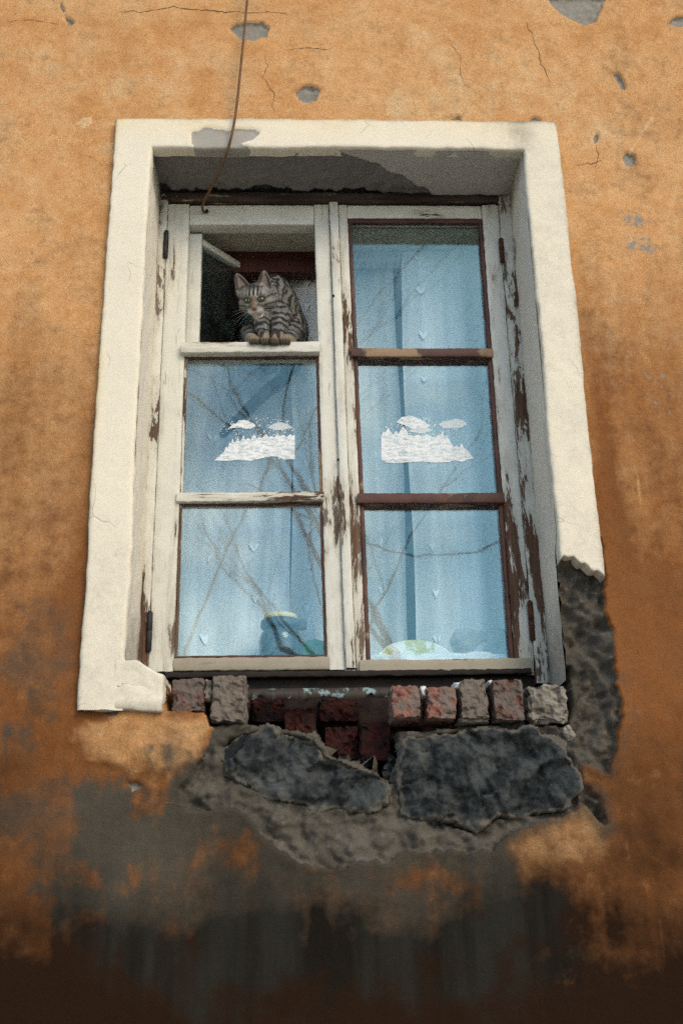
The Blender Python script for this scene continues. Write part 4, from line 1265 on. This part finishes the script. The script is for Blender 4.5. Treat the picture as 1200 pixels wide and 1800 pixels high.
sticker('white winter forest sticker below the tail, sloping down to the left',
        [[(-0.2865, 2.5306), (-0.2751, 2.5418), (-0.2650, 2.5515), (-0.2614, 2.5627), (-0.2562, 2.5613), (-0.2538, 2.5740), (-0.2499, 2.5712), (-0.2462, 2.5839), (-0.2421, 2.5725), (-0.2383, 2.5767), (-0.2346, 2.5881), (-0.2306, 2.5767), (-0.2254, 2.5824), (-0.2217, 2.5923), (-0.2176, 2.5809), (-0.2112, 2.5851), (-0.2047, 2.5809), (-0.1970, 2.5950), (-0.1917, 2.5836), (-0.1853, 2.5879), (-0.1800, 2.5836), (-0.1697, 2.5963), (-0.1645, 2.5864), (-0.1567, 2.5906), (-0.1515, 2.5849), (-0.1437, 2.5991), (-0.1385, 2.5891), (-0.1307, 2.5933), (-0.1228, 2.5876), (-0.1150, 2.5947), (-0.1098, 2.5890), (-0.1046, 2.5932), (-0.1048, 2.5326), (-0.1177, 2.5326), (-0.1280, 2.5313), (-0.1409, 2.5383), (-0.1565, 2.5398), (-0.1771, 2.5357), (-0.2054, 2.5289), (-0.2338, 2.5318), (-0.2595, 2.5291)],
         [(-0.2557, 2.6095), (-0.2481, 2.6180), (-0.2377, 2.6222), (-0.2326, 2.6294), (-0.2196, 2.6308), (-0.2091, 2.6264), (-0.1973, 2.6207), (-0.1933, 2.6135), (-0.2050, 2.6093), (-0.2167, 2.6079), (-0.2272, 2.6122), (-0.2402, 2.6108)]],
        [[(-0.1672, 2.6106), (-0.1542, 2.6205), (-0.1359, 2.6247), (-0.1202, 2.6190), (-0.1085, 2.6103), (-0.1281, 2.6061), (-0.1489, 2.6048)], [(-0.1461, 2.5454), (-0.1332, 2.5509), (-0.1216, 2.5453), (-0.1254, 2.5355), (-0.1409, 2.5341)]],
        [(-0.2735, 2.5854), (-0.1058, 2.6390)], 1)
sticker('white winter forest sticker in the right casement, sloping down to the right',
        [[(0.0922, 2.5302), (0.0939, 2.5896), (0.0995, 2.6010), (0.1033, 2.5967), (0.1104, 2.6109), (0.1152, 2.5995), (0.1202, 2.5923), (0.1285, 2.6023), (0.1334, 2.5937), (0.1377, 2.6023), (0.1446, 2.6137), (0.1509, 2.6051), (0.1557, 2.5922), (0.1673, 2.5879), (0.1793, 2.5921), (0.1882, 2.5863), (0.1991, 2.5934), (0.2080, 2.5877), (0.2184, 2.5848), (0.2253, 2.5919), (0.2290, 2.5876), (0.2350, 2.6019), (0.2395, 2.5861), (0.2450, 2.5904), (0.2507, 2.5747), (0.2592, 2.5605), (0.2673, 2.5647), (0.2721, 2.5576), (0.2781, 2.5703), (0.2826, 2.5575), (0.2890, 2.5547), (0.2961, 2.5419), (0.3034, 2.5320), (0.2875, 2.5293), (0.2768, 2.5237), (0.2614, 2.5280), (0.2455, 2.5239), (0.2089, 2.5226), (0.1856, 2.5256), (0.1570, 2.5243), (0.1309, 2.5216), (0.1049, 2.5232)],
         [(0.1292, 2.6238), (0.1374, 2.6310), (0.1429, 2.6367), (0.1535, 2.6381), (0.1615, 2.6410), (0.1745, 2.6352), (0.1849, 2.6323), (0.1951, 2.6236), (0.2079, 2.6149), (0.1971, 2.6078), (0.1813, 2.6092), (0.1654, 2.6064), (0.1500, 2.6151)]],
        [[(0.2265, 2.6177), (0.2375, 2.6249), (0.2535, 2.6277), (0.2669, 2.6320), (0.2826, 2.6290), (0.2927, 2.6203), (0.2816, 2.6103), (0.2630, 2.6075), (0.2393, 2.6090)], [(0.1547, 2.6008), (0.1734, 2.6093), (0.2024, 2.6092), (0.2126, 2.6020), (0.1860, 2.5949)]],
        [(0.1042, 2.5838), (0.2911, 2.6377)], 2)

# ------------------------------------------------------------------ hanging wire
M['wire'] = plain('rusty_brown_wire', (0.17, 0.085, 0.035), 0.7, 0.4, 50)
o = tube('hanging_wire', [(-0.1954, -0.0350, 4.1479), (-0.2020, -0.0350, 3.9324), (-0.2123, -0.0350, 3.7097), (-0.2192, -0.0340, 3.5864), (-0.2271, -0.0340, 3.4660), (-0.2335, -0.0360, 3.3641), (-0.2415, -0.0360, 3.2826), (-0.2548, -0.0200, 3.2282), (-0.2743, 0.0200, 3.2035), (-0.2969, 0.0700, 3.1961), (-0.3170, 0.1150, 3.1918), (-0.3273, 0.1400, 3.1852), (-0.3259, 0.1560, 3.1819), (-0.3212, 0.1650, 3.1866)], 0.0032, M['wire'], None, 8, 8)
tag(o, 'thin rusty brown wire hanging down the wall to the top of the window', 'wire')

# ------------------------------------------------------------------ tabby cat (one continuous body from blended volumes)
def unit(v):
    v = np.array(v, float)
    return v / np.linalg.norm(v)


HC = np.array((-0.1951, 0.1500, 2.9310))                       # middle of the head
to_cam = unit(np.array(CAM_LOC) - HC)
r_i, u_i = np.array(CAM_X), np.array(CAM_Y)
HZ = unit(to_cam - 0.20 * r_i - 0.10 * u_i)              # where the face points
HX = unit(r_i + 0.11 * u_i - HZ * np.dot(r_i + 0.11 * u_i, HZ))
HY = np.cross(HZ, HX)
HM = np.stack([HX, HY, HZ], 1)                           # head axes as columns


def to_head(p): return (p - HC) @ HM * 1000.0           # millimetres in the head's own axes


def hp(a, b, c): return HC + HM @ (np.array([a, b, c]) / 1000.0)


def ell(p, c, r):
    q = (p - np.array(c)) / np.array(r)
    k0 = np.linalg.norm(q, axis=1)
    k1 = np.linalg.norm(q / np.array(r), axis=1)
    return k0 * (k0 - 1) / np.maximum(k1, 1e-9)


def cap(p, a, b, ra, rb):
    a, b = np.array(a, float), np.array(b, float)
    ab = b - a
    t = np.clip(((p - a) @ ab) / (ab @ ab), 0, 1)
    return np.linalg.norm(p - a - t[:, None] * ab, axis=1) - (ra + (rb - ra) * t)


def smin(a, b, k):
    h = np.clip(0.5 + 0.5 * (b - a) / k, 0, 1)
    return b * (1 - h) + a * h - k * h * (1 - h)


def ear(h, s):
    """cupped triangular ear in head millimetres"""
    base = np.array([s * 24.0 - 3, 20.0, -10.0])
    tip = np.array([s * 34.0 - 8, 65.0, -12.0])
    ax = unit(tip - base)
    L = np.linalg.norm(tip - base)
    q = h - base
    t = q @ ax
    side = unit(np.cross(ax, [0, 0, 1.0]))
    fr = unit(np.cross(side, ax))
    if fr[2] < 0: fr = -fr
    u, w = q @ side, q @ fr
    tt = np.clip(t / L, 0, 1)
    half = 19.0 * (1 - tt) ** 0.62 * (1 + 0.25 * tt) + 1.2
    outer = np.sqrt((u / 1.0) ** 2 + (w / 0.62) ** 2) - half
    outer = np.maximum(outer * 0.7, np.maximum(t - L, -t - 8))
    inner = np.sqrt(u ** 2 + ((w - 7.5) / 0.62) ** 2) - (half - 1.5)
    inner = np.maximum(inner * 0.7, -(t - 2))
    return np.maximum(outer, -inner)


def head_sdf(p):
    h = to_head(p)
    d = ell(h, (0, 4, -16), (38.5, 34, 38))
    for s in (-1, 1):
        d = smin(d, ell(h, (s * 23, -10, -5), (20, 17, 21)), 9)
        d = smin(d, ell(h, (s * 16, 13, 12), (11, 8, 9)), 6)            # brow
    d = smin(d, cap(h, (0, 10, 14), (0, -15, 26), 9, 8), 8)             # nose bridge
    for s in (-1, 1):
        d = smin(d, ell(h, (s * 8, -24, 20), (11, 8.5, 11)), 4)         # whisker pads
    d = smin(d, ell(h, (0, -33, 13), (12, 7, 10)), 5)                    # chin
    for s in (-1, 1):
        d = np.maximum(d, -ell(h, (s * 15.5, 1.5, 25), (8.5, 5.5, 6)))    # eye hollows
        d = smin(d, ear(h, s), 5)
    return d / 1000.0


TAIL = [(-0.1137, 0.3000, 2.8387), (-0.1305, 0.2950, 2.7986), (-0.1663, 0.2850, 2.7658), (-0.2012, 0.2700, 2.7219), (-0.2328, 0.2580, 2.6773), (-0.2588, 0.2500, 2.6471), (-0.2729, 0.2460, 2.6277)]
FORE = ([(-0.1856, 0.1850, 2.9161), (-0.1805, 0.1680, 2.8663), (-0.1729, 0.1500, 2.8245)], [(-0.1366, 0.1880, 2.9116), (-0.1401, 0.1680, 2.8648), (-0.1503, 0.1500, 2.8230)])
HIND = ([(-0.2099, 0.2150, 2.8804), (-0.2051, 0.1800, 2.8425), (-0.1968, 0.1520, 2.8211)], [(-0.1125, 0.2200, 2.8863), (-0.1188, 0.1820, 2.8451), (-0.1264, 0.1520, 2.8210)])


def paw(p, c, w):
    c = np.array(c)
    d = ell(p, c + (0, 0.006, 0.001), (0.0108 * w, 0.018, 0.0108))
    for dx in (-0.0083, -0.0029, 0.0029, 0.0083):
        d = smin(d, ell(p, c + (dx * w, -0.0105 + abs(dx) * .35, -0.0012), (0.0038 * w, 0.0080, 0.0092)), 0.0010)
    return d


PAWS = [((-0.1965, 0.1460, 2.8163), 1.10), ((-0.1719, 0.1440, 2.8144), 1.0), ((-0.1507, 0.1440, 2.8129), 0.98), ((-0.1262, 0.1460, 2.8155), 1.14)]


def body_parts(p):
    tor = ell(p, (-0.1543, 0.2250, 2.9840), (0.044, 0.055, 0.052))            # neck and shoulders
    tor = smin(tor, ell(p, (-0.1645, 0.2050, 2.9090), (0.043, 0.038, 0.042)), 0.03)   # chest
    tor = smin(tor, ell(p, (-0.1354, 0.2550, 2.9473), (0.047, 0.06, 0.058)), 0.03)    # ribs
    tor = smin(tor, ell(p, (-0.1261, 0.2850, 2.9068), (0.050, 0.06, 0.055)), 0.03)    # belly
    tor = smin(tor, ell(p, (-0.1045, 0.2500, 2.9031), (0.030, 0.045, 0.040)), 0.02)   # near haunch
    tor = smin(tor, ell(p, (-0.2039, 0.2350, 2.8791), (0.026, 0.035, 0.034)), 0.02)   # far haunch
    tor = smin(tor, cap(p, (-0.1926, 0.2600, 2.8804), (-0.1717, 0.2700, 2.8231), 0.030, 0.026), 0.02)
    tor = smin(tor, cap(p, (-0.1233, 0.2900, 2.8968), (-0.1137, 0.3000, 2.8387), 0.036, 0.026), 0.02)
    leg = np.full(len(p), 9.0)
    for L, r in ((FORE[0], (0.023, 0.0165, 0.0115)), (FORE[1], (0.026, 0.0180, 0.0118)), (HIND[0], (0.024, 0.016, 0.0115)), (HIND[1], (0.027, 0.018, 0.0125))):
        d = smin(cap(p, L[0], L[1], r[0], r[1]), cap(p, L[1], L[2], r[1], r[2]), 0.006)
        leg = np.minimum(leg, d)
    pw = np.full(len(p), 9.0)
    for c, w in PAWS:
        pw = np.minimum(pw, paw(p, c, w))
    leg = smin(leg, pw, 0.0015)
    tail = np.full(len(p), 9.0)
    for k in range(len(TAIL) - 1):
        r0, r1 = 0.0150 - .0010 * k, 0.0150 - .0010 * (k + 1)
        tail = smin(tail, cap(p, TAIL[k], TAIL[k + 1], r0, r1), 0.004)
    return tor, leg, tail


def cat_sdf(p):
    tor, leg, tail = body_parts(p)
    hd = head_sdf(p)
    hh = to_head(p)
    neck = cap(p, hp(4, 0, -26), (-0.1540, 0.2150, 2.9684), 0.036, 0.042)
    d = smin(tor, neck, 0.018)
    d = smin(d, leg, 0.010)
    d = smin(d, tail, 0.012)
    d = smin(d, hd, 0.006)
    return d, hd, tor, leg, tail


def surface_nets(fn, lo, hi, h):
    n = np.ceil((np.array(hi) - np.array(lo)) / h).astype(int)
    ax = [lo[i] + h * np.arange(n[i]) for i in range(3)]
    # coarse pass first; the fine grid is only filled near the surface
    st = 4
    cg = np.meshgrid(*[a[::st] + h * (st - 1) / 2 for a in ax], indexing='ij')
    gc = fn(np.stack([q.ravel() for q in cg], 1)).reshape(cg[0].shape)
    G = gc.repeat(st, 0).repeat(st, 1).repeat(st, 2)[:n[0], :n[1], :n[2]].copy()
    near = np.argwhere(np.abs(G) < st * h * 1.6)
    for k in range(0, len(near), 200000):
        q = near[k:k + 200000]
        G[q[:, 0], q[:, 1], q[:, 2]] = fn(q * h + np.array(lo))
    s = G < 0
    # cells crossed by the surface
    cnt = np.zeros(tuple(n - 1), int)
    for a in (0, 1):
        for b in (0, 1):
            for c in (0, 1):
                cnt += s[a:n[0] - 1 + a, b:n[1] - 1 + b, c:n[2] - 1 + c]
    act = (cnt > 0) & (cnt < 8)
    idx = -np.ones(act.shape, int)
    cells = np.argwhere(act)
    idx[act] = np.arange(len(cells))
    acc = np.zeros((len(cells), 3))
    num = np.zeros(len(cells))
    corners = [(a, b, c) for a in (0, 1) for b in (0, 1) for c in (0, 1)]
    for a in corners:
        for k in range(3):
            if a[k]: continue
            b = list(a)
            b[k] = 1
            va = G[cells[:, 0] + a[0], cells[:, 1] + a[1], cells[:, 2] + a[2]]
            vb = G[cells[:, 0] + b[0], cells[:, 1] + b[1], cells[:, 2] + b[2]]
            cr = (va < 0) != (vb < 0)
            t = np.where(cr, va / np.where(cr, va - vb, 1), 0)
            q = np.tile(np.array(a, float), (len(cells), 1))
            q[:, k] += t
            acc[cr] += q[cr]
            num[cr] += 1
    V = (cells + acc / num[:, None]) * h + np.array(lo)
    F = []
    for k in range(3):
        u, w = (k + 1) % 3, (k + 2) % 3
        sl0 = [slice(1, None)] * 3
        sh = [slice(1, -1)] * 3
        sh[k] = slice(0, -1)
        sh2 = list(sh)
        sh2[k] = slice(1, None)
        a, b = s[tuple(sh)], s[tuple(sh2)]
        e = np.argwhere(a != b)
        ins = a[a != b]
        off = np.array([1, 1, 1])
        off[k] = 0
        g = e + off
        du, dw = np.eye(3, dtype=int)[u], np.eye(3, dtype=int)[w]
        q = [g - du - dw, g - dw, g, g - du]
        f = np.stack([idx[c[:, 0], c[:, 1], c[:, 2]] for c in q], 1)
        f = np.where(ins[:, None], f, f[:, ::-1])
        F.append(f)
    return V, np.concatenate(F)


cat_lo, cat_hi = (-0.30, 0.10, 2.60), (-0.04, 0.36, 3.05)
CV, CF = surface_nets(lambda p: cat_sdf(p)[0], cat_lo, cat_hi, 0.0021)
_, s_head, s_tor, s_leg, s_tail = cat_sdf(CV)


def lin(*c): return np.array(srgb(*c)[:3])


def cat_colour(V, s_head, s_tor, s_leg, s_tail):
    h = to_head(V)
    hx_, hy_, hz_ = h.T
    ah = np.abs(hx_)
    nz = fbm(V, 60, 3, 91)
    n2 = fbm(V, 260, 2, 92)
    dark, mid, tan, light = lin(15, 16, 18), lin(140, 141, 136), lin(156, 146, 124), lin(206, 200, 186)
    col = np.tile(mid, (len(V), 1)) * (1 + 0.5 * n2[:, None])

    def put(c, m):
        m = np.clip(m, 0, 1)[:, None]
        col[:] = col * (1 - m) + c * m
    is_head = s_head < np.minimum(np.minimum(s_tor, s_leg), s_tail) + 0.004
    is_leg = (~is_head) & (s_leg < s_tor + 0.003) & (s_leg < s_tail)
    is_tail = (~is_head) & (~is_leg) & (s_tail < s_tor)
    is_tor = ~(is_head | is_leg | is_tail)
    # torso: broken dark bars down the flanks, dark spine
    u = V[:, 0] * 0.8 + V[:, 1] * 1.0 - V[:, 2] * 0.35
    st = np.sin(u * 2 * math.pi / 0.030 + nz * 5 + V[:, 2] * 20)
    put(dark, is_tor * sstep(-0.2, 0.4, st) * 0.92)
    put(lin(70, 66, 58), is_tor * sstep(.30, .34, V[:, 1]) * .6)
    put(tan, is_tor * sstep(0.2, -0.3, st) * 0.25)
    # legs: rings
    st = np.sin(V[:, 2] * 2 * math.pi / 0.0185 + nz * 3.2 + V[:, 0] * 30)
    put(tan, is_leg * 0.12)
    put(dark, is_leg * sstep(-0.05, 0.4, st) * 0.9 * sstep(2.833, 2.846, V[:, 2]))
    put(lin(156, 134, 100), is_leg * sstep(2.848, 2.836, V[:, 2]) * 0.7)
    put(dark, is_leg * sstep(2.820, 2.814, V[:, 2]) * .6)
    pd = np.sort(np.stack([paw(V, c, w * 1.05) for c, w in PAWS]), 0)
    put(dark, is_leg * sstep(0.0042, 0.0014, pd[1] - pd[0]) * sstep(2.850, 2.842, V[:, 2]) * .9)      # crease shade painted between the paws
    # tail rings
    TT = np.array(TAIL)
    seg = np.linalg.norm(np.diff(TT, axis=0), axis=1)
    acc = np.concatenate([[0], np.cumsum(seg)])
    dist = np.array([np.linalg.norm(V - t, axis=1) for t in TT])
    k = dist.argmin(0)
    al = acc[k] + ((V - TT[k]) * (TT[np.minimum(k + 1, len(TT) - 1)] - TT[np.maximum(k - 1, 0)])).sum(1) / 0.06
    put(lin(46, 46, 46), is_tail * 1.0)
    put(dark, is_tail * sstep(-0.1, 0.4, np.sin(al * 2 * math.pi / 0.030)) * 0.9)
    # head
    H = is_head * 1.0
    put(lin(150, 147, 136), H * 0.6)
    put(dark, H * sstep(24, 33, hy_) * sstep(24, 18, ah) * 0.85)
    m_str = np.sin((ah + 2.2) * 2 * math.pi / 9.5 + nz * 1.2)
    put(dark, H * sstep(-0.3, 0.3, m_str) * sstep(9, 14, hy_) * sstep(21, 17, ah) * sstep(-10, 0, hz_) * 0.92)
    put(light, H * sstep(0.3, 0.8, -m_str) * sstep(8, 12, hy_) * sstep(24, 20, hy_) * sstep(14, 11, ah) * 0.55)
    put(lin(152, 127, 98), H * sstep(7.5, 5.0, ah) * sstep(12, 6, hy_) * sstep(-17, -12, hy_) * sstep(5, 12, hz_) * 0.9)
    put(light, H * np.exp(-((ah - 8.8) / 2.0) ** 2) * sstep(12, 8, hy_) * sstep(-9, -3, hy_) * sstep(8, 14, hz_) * 0.75)
    put(lin(176, 168, 154), H * sstep(-17, -20, hy_) * sstep(4, 12, hz_) * sstep(21, 15, ah) * 0.75)
    put(lin(226, 220, 210), H * sstep(-21.5, -24, hy_) * sstep(2, 10, hz_) * sstep(16, 11, ah) * 0.95)
    put(light, H * np.exp(-((hy_ + 7.5 + 0.15 * (ah - 15)) / 2.3) ** 2) * np.exp(-((ah - 17) / 8) ** 2) * sstep(4, 10, hz_) * 0.8)
    put(light, H * sstep(-22, -27, hy_) * sstep(-5, 8, hz_) * .8)
    for c0, sl, w in ((4.5, 0.16, 2.0), (-11.5, 0.10, 2.4), (-20, -0.05, 2.0)):
        put(dark, H * np.exp(-((hy_ - c0 - sl * (ah - 24) + nz * 3) / w) ** 2) * sstep(20, 24, ah) * sstep(-38, -28, hz_) * 0.9)
    put(dark, H * np.exp(-(((ah - 15.5) / 11.0) ** 2 + ((hy_ - 1.8) / 7.6) ** 2) ** 3) * sstep(8, 12, hz_) * 0.92)   # dark eye rims
    put(dark, H * np.exp(-((ah - 8.5 - 0.22 * (hy_ + 8)) / 1.6) ** 2) * sstep(-1, -4, hy_) * sstep(-15, -11, hy_) * sstep(8, 14, hz_) * 0.65)
    # ears: pinkish grey inside, dark rim behind
    for s in (-1, 1):
        base = np.array([s * 24.0 - 3, 20.0, -10.0])
        axv = unit(np.array([s * 34.0 - 8, 65.0, -12.0]) - base)
        t = (h - base) @ axv
        er = H * sstep(9, 13, t) * (np.sign(hx_) == s)
        put(lin(110, 102, 92), er)
        sd_ = unit(np.cross(axv, [0, 0, 1.0]))
        uu = np.abs((h - base) @ sd_)
        front = hz_ > -13
        put(lin(196, 178, 170), er * front * sstep(14 * (1 - t / 46) + 1, 14 * (1 - t / 46) - 2, uu) * 0.9)
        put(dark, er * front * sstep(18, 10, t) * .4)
    lum = col.mean(1, keepdims=True)
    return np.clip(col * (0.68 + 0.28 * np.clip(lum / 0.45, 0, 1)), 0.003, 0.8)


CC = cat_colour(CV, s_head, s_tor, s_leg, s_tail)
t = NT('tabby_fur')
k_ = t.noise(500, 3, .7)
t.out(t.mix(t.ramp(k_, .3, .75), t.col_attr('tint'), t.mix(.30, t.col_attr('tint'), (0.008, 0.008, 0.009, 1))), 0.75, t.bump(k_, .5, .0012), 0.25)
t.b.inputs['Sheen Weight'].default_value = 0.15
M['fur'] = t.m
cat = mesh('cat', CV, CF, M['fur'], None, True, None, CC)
tag(cat, 'grey brown tabby cat leaning out of the open vent, paws on the bar', 'cat')
# short coat of single hairs
me = cat.data
nv = np.zeros(len(CV) * 3)
me.vertices.foreach_get('normal', nv)
nv = nv.reshape(-1, 3)
ctr = CV[CF].mean(1)
rr = np.random.RandomState(3)
NH = 46000
fi = rr.randint(0, len(CF), NH)
w4 = rr.dirichlet((1, 1, 1, 1), NH)
hp_ = (CV[CF[fi]] * w4[:, :, None]).sum(1)
hn = (nv[CF[fi]] * w4[:, :, None]).sum(1)
hn /= np.linalg.norm(hn, axis=1)[:, None]
hc = (CC[CF[fi]] * w4[:, :, None]).sum(1) * rr.uniform(.75, 1.2, NH)[:, None]
hh = to_head(hp_)
onhead = (s_head[CF[fi]].mean(1) < 0.003)
flow = np.where(onhead[:, None], (hp_ - hp(0, -12, 30)), np.array([0.0, 0.15, -1.0]))
flow = flow - hn * (flow * hn).sum(1)[:, None]
flow /= np.linalg.norm(flow, axis=1)[:, None] + 1e-6
ln_ = np.where(onhead, np.where(hh[:, 2] > 8, 0.0020, 0.0048), 0.0068) * rr.uniform(.6, 1.3, NH)
ln_ = np.where(hp_[:, 2] < 2.850, np.where(hp_[:, 2] > 2.80, 0.0016, ln_), ln_)
ln_ = np.where((hh[:, 1] > 28) & onhead, 0.0022, ln_)
dirv = hn * 0.55 + flow * 0.85 + rr.normal(size=(NH, 3)) * 0.16
tip = hp_ + dirv * ln_[:, None]
sdv = np.cross(dirv, hn)
sdv /= np.linalg.norm(sdv, axis=1)[:, None] + 1e-6
wd = 0.00032
HV = np.stack([hp_ - sdv * wd, hp_ + sdv * wd, tip], 1).reshape(-1, 3)
fur = mesh('fur', HV, np.arange(NH * 3).reshape(-1, 3), M['fur'], cat, False, None, np.clip(np.repeat(hc, 3, 0), .004, .8))
fur['kind'] = 'stuff'
# eyes, nose, whiskers
def face_point(a, b, z0=45.0):
    """where a line along the head's axis meets the face (head millimetres)"""
    zz = z0
    for _ in range(60):
        dd = head_sdf(hp(a, b, zz)[None])[0] * 1000
        if dd < 0.05: break
        zz -= max(dd, 0.05) * 0.8
    return zz


t = NT('cat_eye')
t.out(t.col_attr('tint'), 0.12, None, 0.6)
M['eye'] = t.m
for s in (-1, 1):
    ez = face_point(s * 15.5, 2.0)
    V = []
    cols = []
    nr, na = 14, 28
    for i in range(nr + 1):
        rr_ = i / nr
        for j in range(na):
            a = 2 * math.pi * j / na
            ex = 8.2 * rr_ * math.cos(a)
            ey = 4.3 * rr_ * math.sin(a) * (1 - 0.25 * math.cos(a) ** 2)
            ey += 0.10 * ex * s
            V.append(hp(s * 15.5 + ex, 2.0 + ey, ez + 0.6 + 2.6 * math.sqrt(max(0, 1 - rr_ ** 2)) - 0.10 * abs(ex)))
            pu = (ex / 1.9) ** 2 + ((ey - .4) / 4.0) ** 2
            iris = lin(128, 138, 98) if (ex ** 2 + ey ** 2) > 10 else lin(140, 144, 92)
            c = lin(8, 9, 8) if pu < 1 else iris
            if rr_ > .86: c = lin(16, 16, 15)
            cols.append(c)
    mesh('eye', V, [(i * na + j, i * na + (j + 1) % na, (i + 1) * na + (j + 1) % na, (i + 1) * na + j) for i in range(nr) for j in range(na)], M['eye'], cat, True, None, np.array(cols))
M['nose'] = plain('brick_red_nose', (0.14, 0.052, 0.036), 0.5, 0.3, 200)
nz_ = face_point(0, -19)
V = [hp(a, b, nz_ + c) for a, b, c in ((-5.6, -15, -.6), (5.6, -15, -.6), (4, -19.5, .8), (0, -22.5, .9), (-4, -19.5, .8), (0, -17.5, 2.6), (-2.8, -18, 1.8), (2.8, -18, 1.8))]
mesh('nose', V, [(0, 6, 5), (0, 5, 1), (1, 5, 7), (1, 7, 2), (7, 5, 2), (2, 5, 3), (3, 5, 4), (4, 5, 6), (4, 6, 0)], M['nose'], cat)
M['whisker'] = plain('white_whisker', (0.75, 0.74, 0.70), 0.5, 0.05, 20)
for s in (-1, 1):
    for k in range(5):
        a0 = (s * (11 + k % 2 * 3), -22 - 2.2 * (k - 2) * .8)
        z0 = face_point(*a0)
        ang = math.radians(-14 - 13 * (k - 2) * .8)
        pts = [hp(a0[0], a0[1], z0 - 1)] + [hp(a0[0] + s * L * math.cos(ang), a0[1] + L * math.sin(ang) - .004 * L * L, z0 + 3 - .004 * L * L) for L in (14, 30, 46)]
        tube('whisker', pts, lambda q: 0.00017 * (1 - .7 * q), M['whisker'], cat, 4, 4)

# ------------------------------------------------------------------ across the courtyard: bare trees and overhead lines
M['bark'] = plain('brown_bark', (0.30, 0.20, 0.13), 0.9, 0.5, 8, 0.8, 0.02, alt=(0.14, 0.095, 0.065))


def bare_tree(loc, height, seed, label, spread=0.5, trunk=0.15):
    r = random.Random(seed)
    TV, TF = [], []
    BV, BF = [], []

    def limb(p, d, L, r0, lev):
        n = 5 if lev < 2 else 3
        pts = [np.array(p)]
        dd = np.array(d)
        for k in range(n):
            dd = unit(dd + np.array([r.gauss(0, .13), r.gauss(0, .13), r.gauss(0, .09) + (.05 if lev else 0)]))
            pts.append(pts[-1] + dd * L / n)
        r1 = r0 * (.60 if lev else .55)
        m = 8 if lev < 1 else (5 if lev < 3 else 3)
        VV, FF = (TV, TF) if lev == 0 else (BV, BF)
        b0 = len(VV)
        for k, q in enumerate(pts):
            d_ = unit(pts[min(k + 1, n)] - pts[max(k - 1, 0)])
            u = unit(np.cross(d_, (.31, .2, .93) if abs(d_[2]) < .9 else (1, 0, 0)))
            v = np.cross(d_, u)
            rad = r0 + (r1 - r0) * k / n
            for j in range(m):
                a = 2 * math.pi * j / m
                VV.append(q + rad * (math.cos(a) * u + math.sin(a) * v))
        for k in range(n):
            for j in range(m):
                FF.append((b0 + k * m + j, b0 + k * m + (j + 1) % m, b0 + (k + 1) * m + (j + 1) % m, b0 + (k + 1) * m + j))
        if lev >= 6: return
        kids = 4 if lev == 0 else (3 if lev < 5 else 2)
        for k in range(kids):
            t_ = r.uniform(.35, 1.0) if k < kids - 1 else 1.0
            i = min(n - 1, int(t_ * n))
            q = pts[i] + (pts[i + 1] - pts[i]) * (t_ * n - i)
            az = r.uniform(0, 2 * math.pi)
            sidev = np.array([math.cos(az), math.sin(az), r.uniform(-.1, .35)])
            nd = unit(dd * r.uniform(.6, 1.1) + sidev * spread * r.uniform(.7, 1.5))
            limb(q, nd, L * r.uniform(.58, .80), r1 * r.uniform(.55, .80), lev + 1)
    root = empty('bare_tree', loc)
    tag(root, label, 'tree', 'bare trees across the courtyard')
    limb(np.array(loc, float), np.array([r.gauss(0, .06), r.gauss(0, .06), 1.0]), height * .36, trunk, 0)
    mesh('trunk', np.array(TV), TF, M['bark'], root)
    mesh('crown', np.array(BV), BF, M['bark'], root)


bare_tree((1.1, -10.5, 0), 12.5, 11, 'tall bare tree mirrored in the right casement', 0.60)
bare_tree((-3.9, -11.5, 0), 11.0, 5, 'spreading bare tree mirrored in the left casement', 0.65)
bare_tree((3.4, -14.0, 0), 13.5, 23, 'distant bare tree mirrored at the right edge of the panes', 0.55)
M['cable'] = plain('black_cable', (0.02, 0.02, 0.022), 0.6, 0.2, 10)
for pts, rad, lab in (([(-0.005, -6.000, 6.685), (-0.225, -6.000, 5.941), (-0.357, -6.000, 5.342), (-0.536, -6.000, 4.718), (-0.784, -6.000, 4.075), (-0.954, -6.000, 3.555), (-1.139, -6.000, 3.012)], .011, 'black cable mirrored slanting down through the left panes'),
                      ([(-0.446, -9.000, 7.870), (0.641, -9.000, 7.524), (1.187, -9.000, 7.546), (1.672, -9.000, 7.652), (2.447, -9.000, 7.906), (3.905, -9.000, 8.500)], .011, 'upper overhead line mirrored in the right casement'),
                      ([(-0.764, -8.000, 5.713), (0.064, -8.000, 5.297), (0.529, -8.000, 5.046), (0.877, -8.000, 4.920), (1.197, -8.000, 4.875), (1.580, -8.000, 4.915), (2.000, -8.000, 5.035), (3.304, -8.000, 5.562)], .010, 'lower sagging overhead line mirrored in the bottom right pane')):
    tag(tube('overhead_cable', pts, rad, M['cable'], None, 6, 8), lab, 'cable', 'overhead lines across the courtyard')
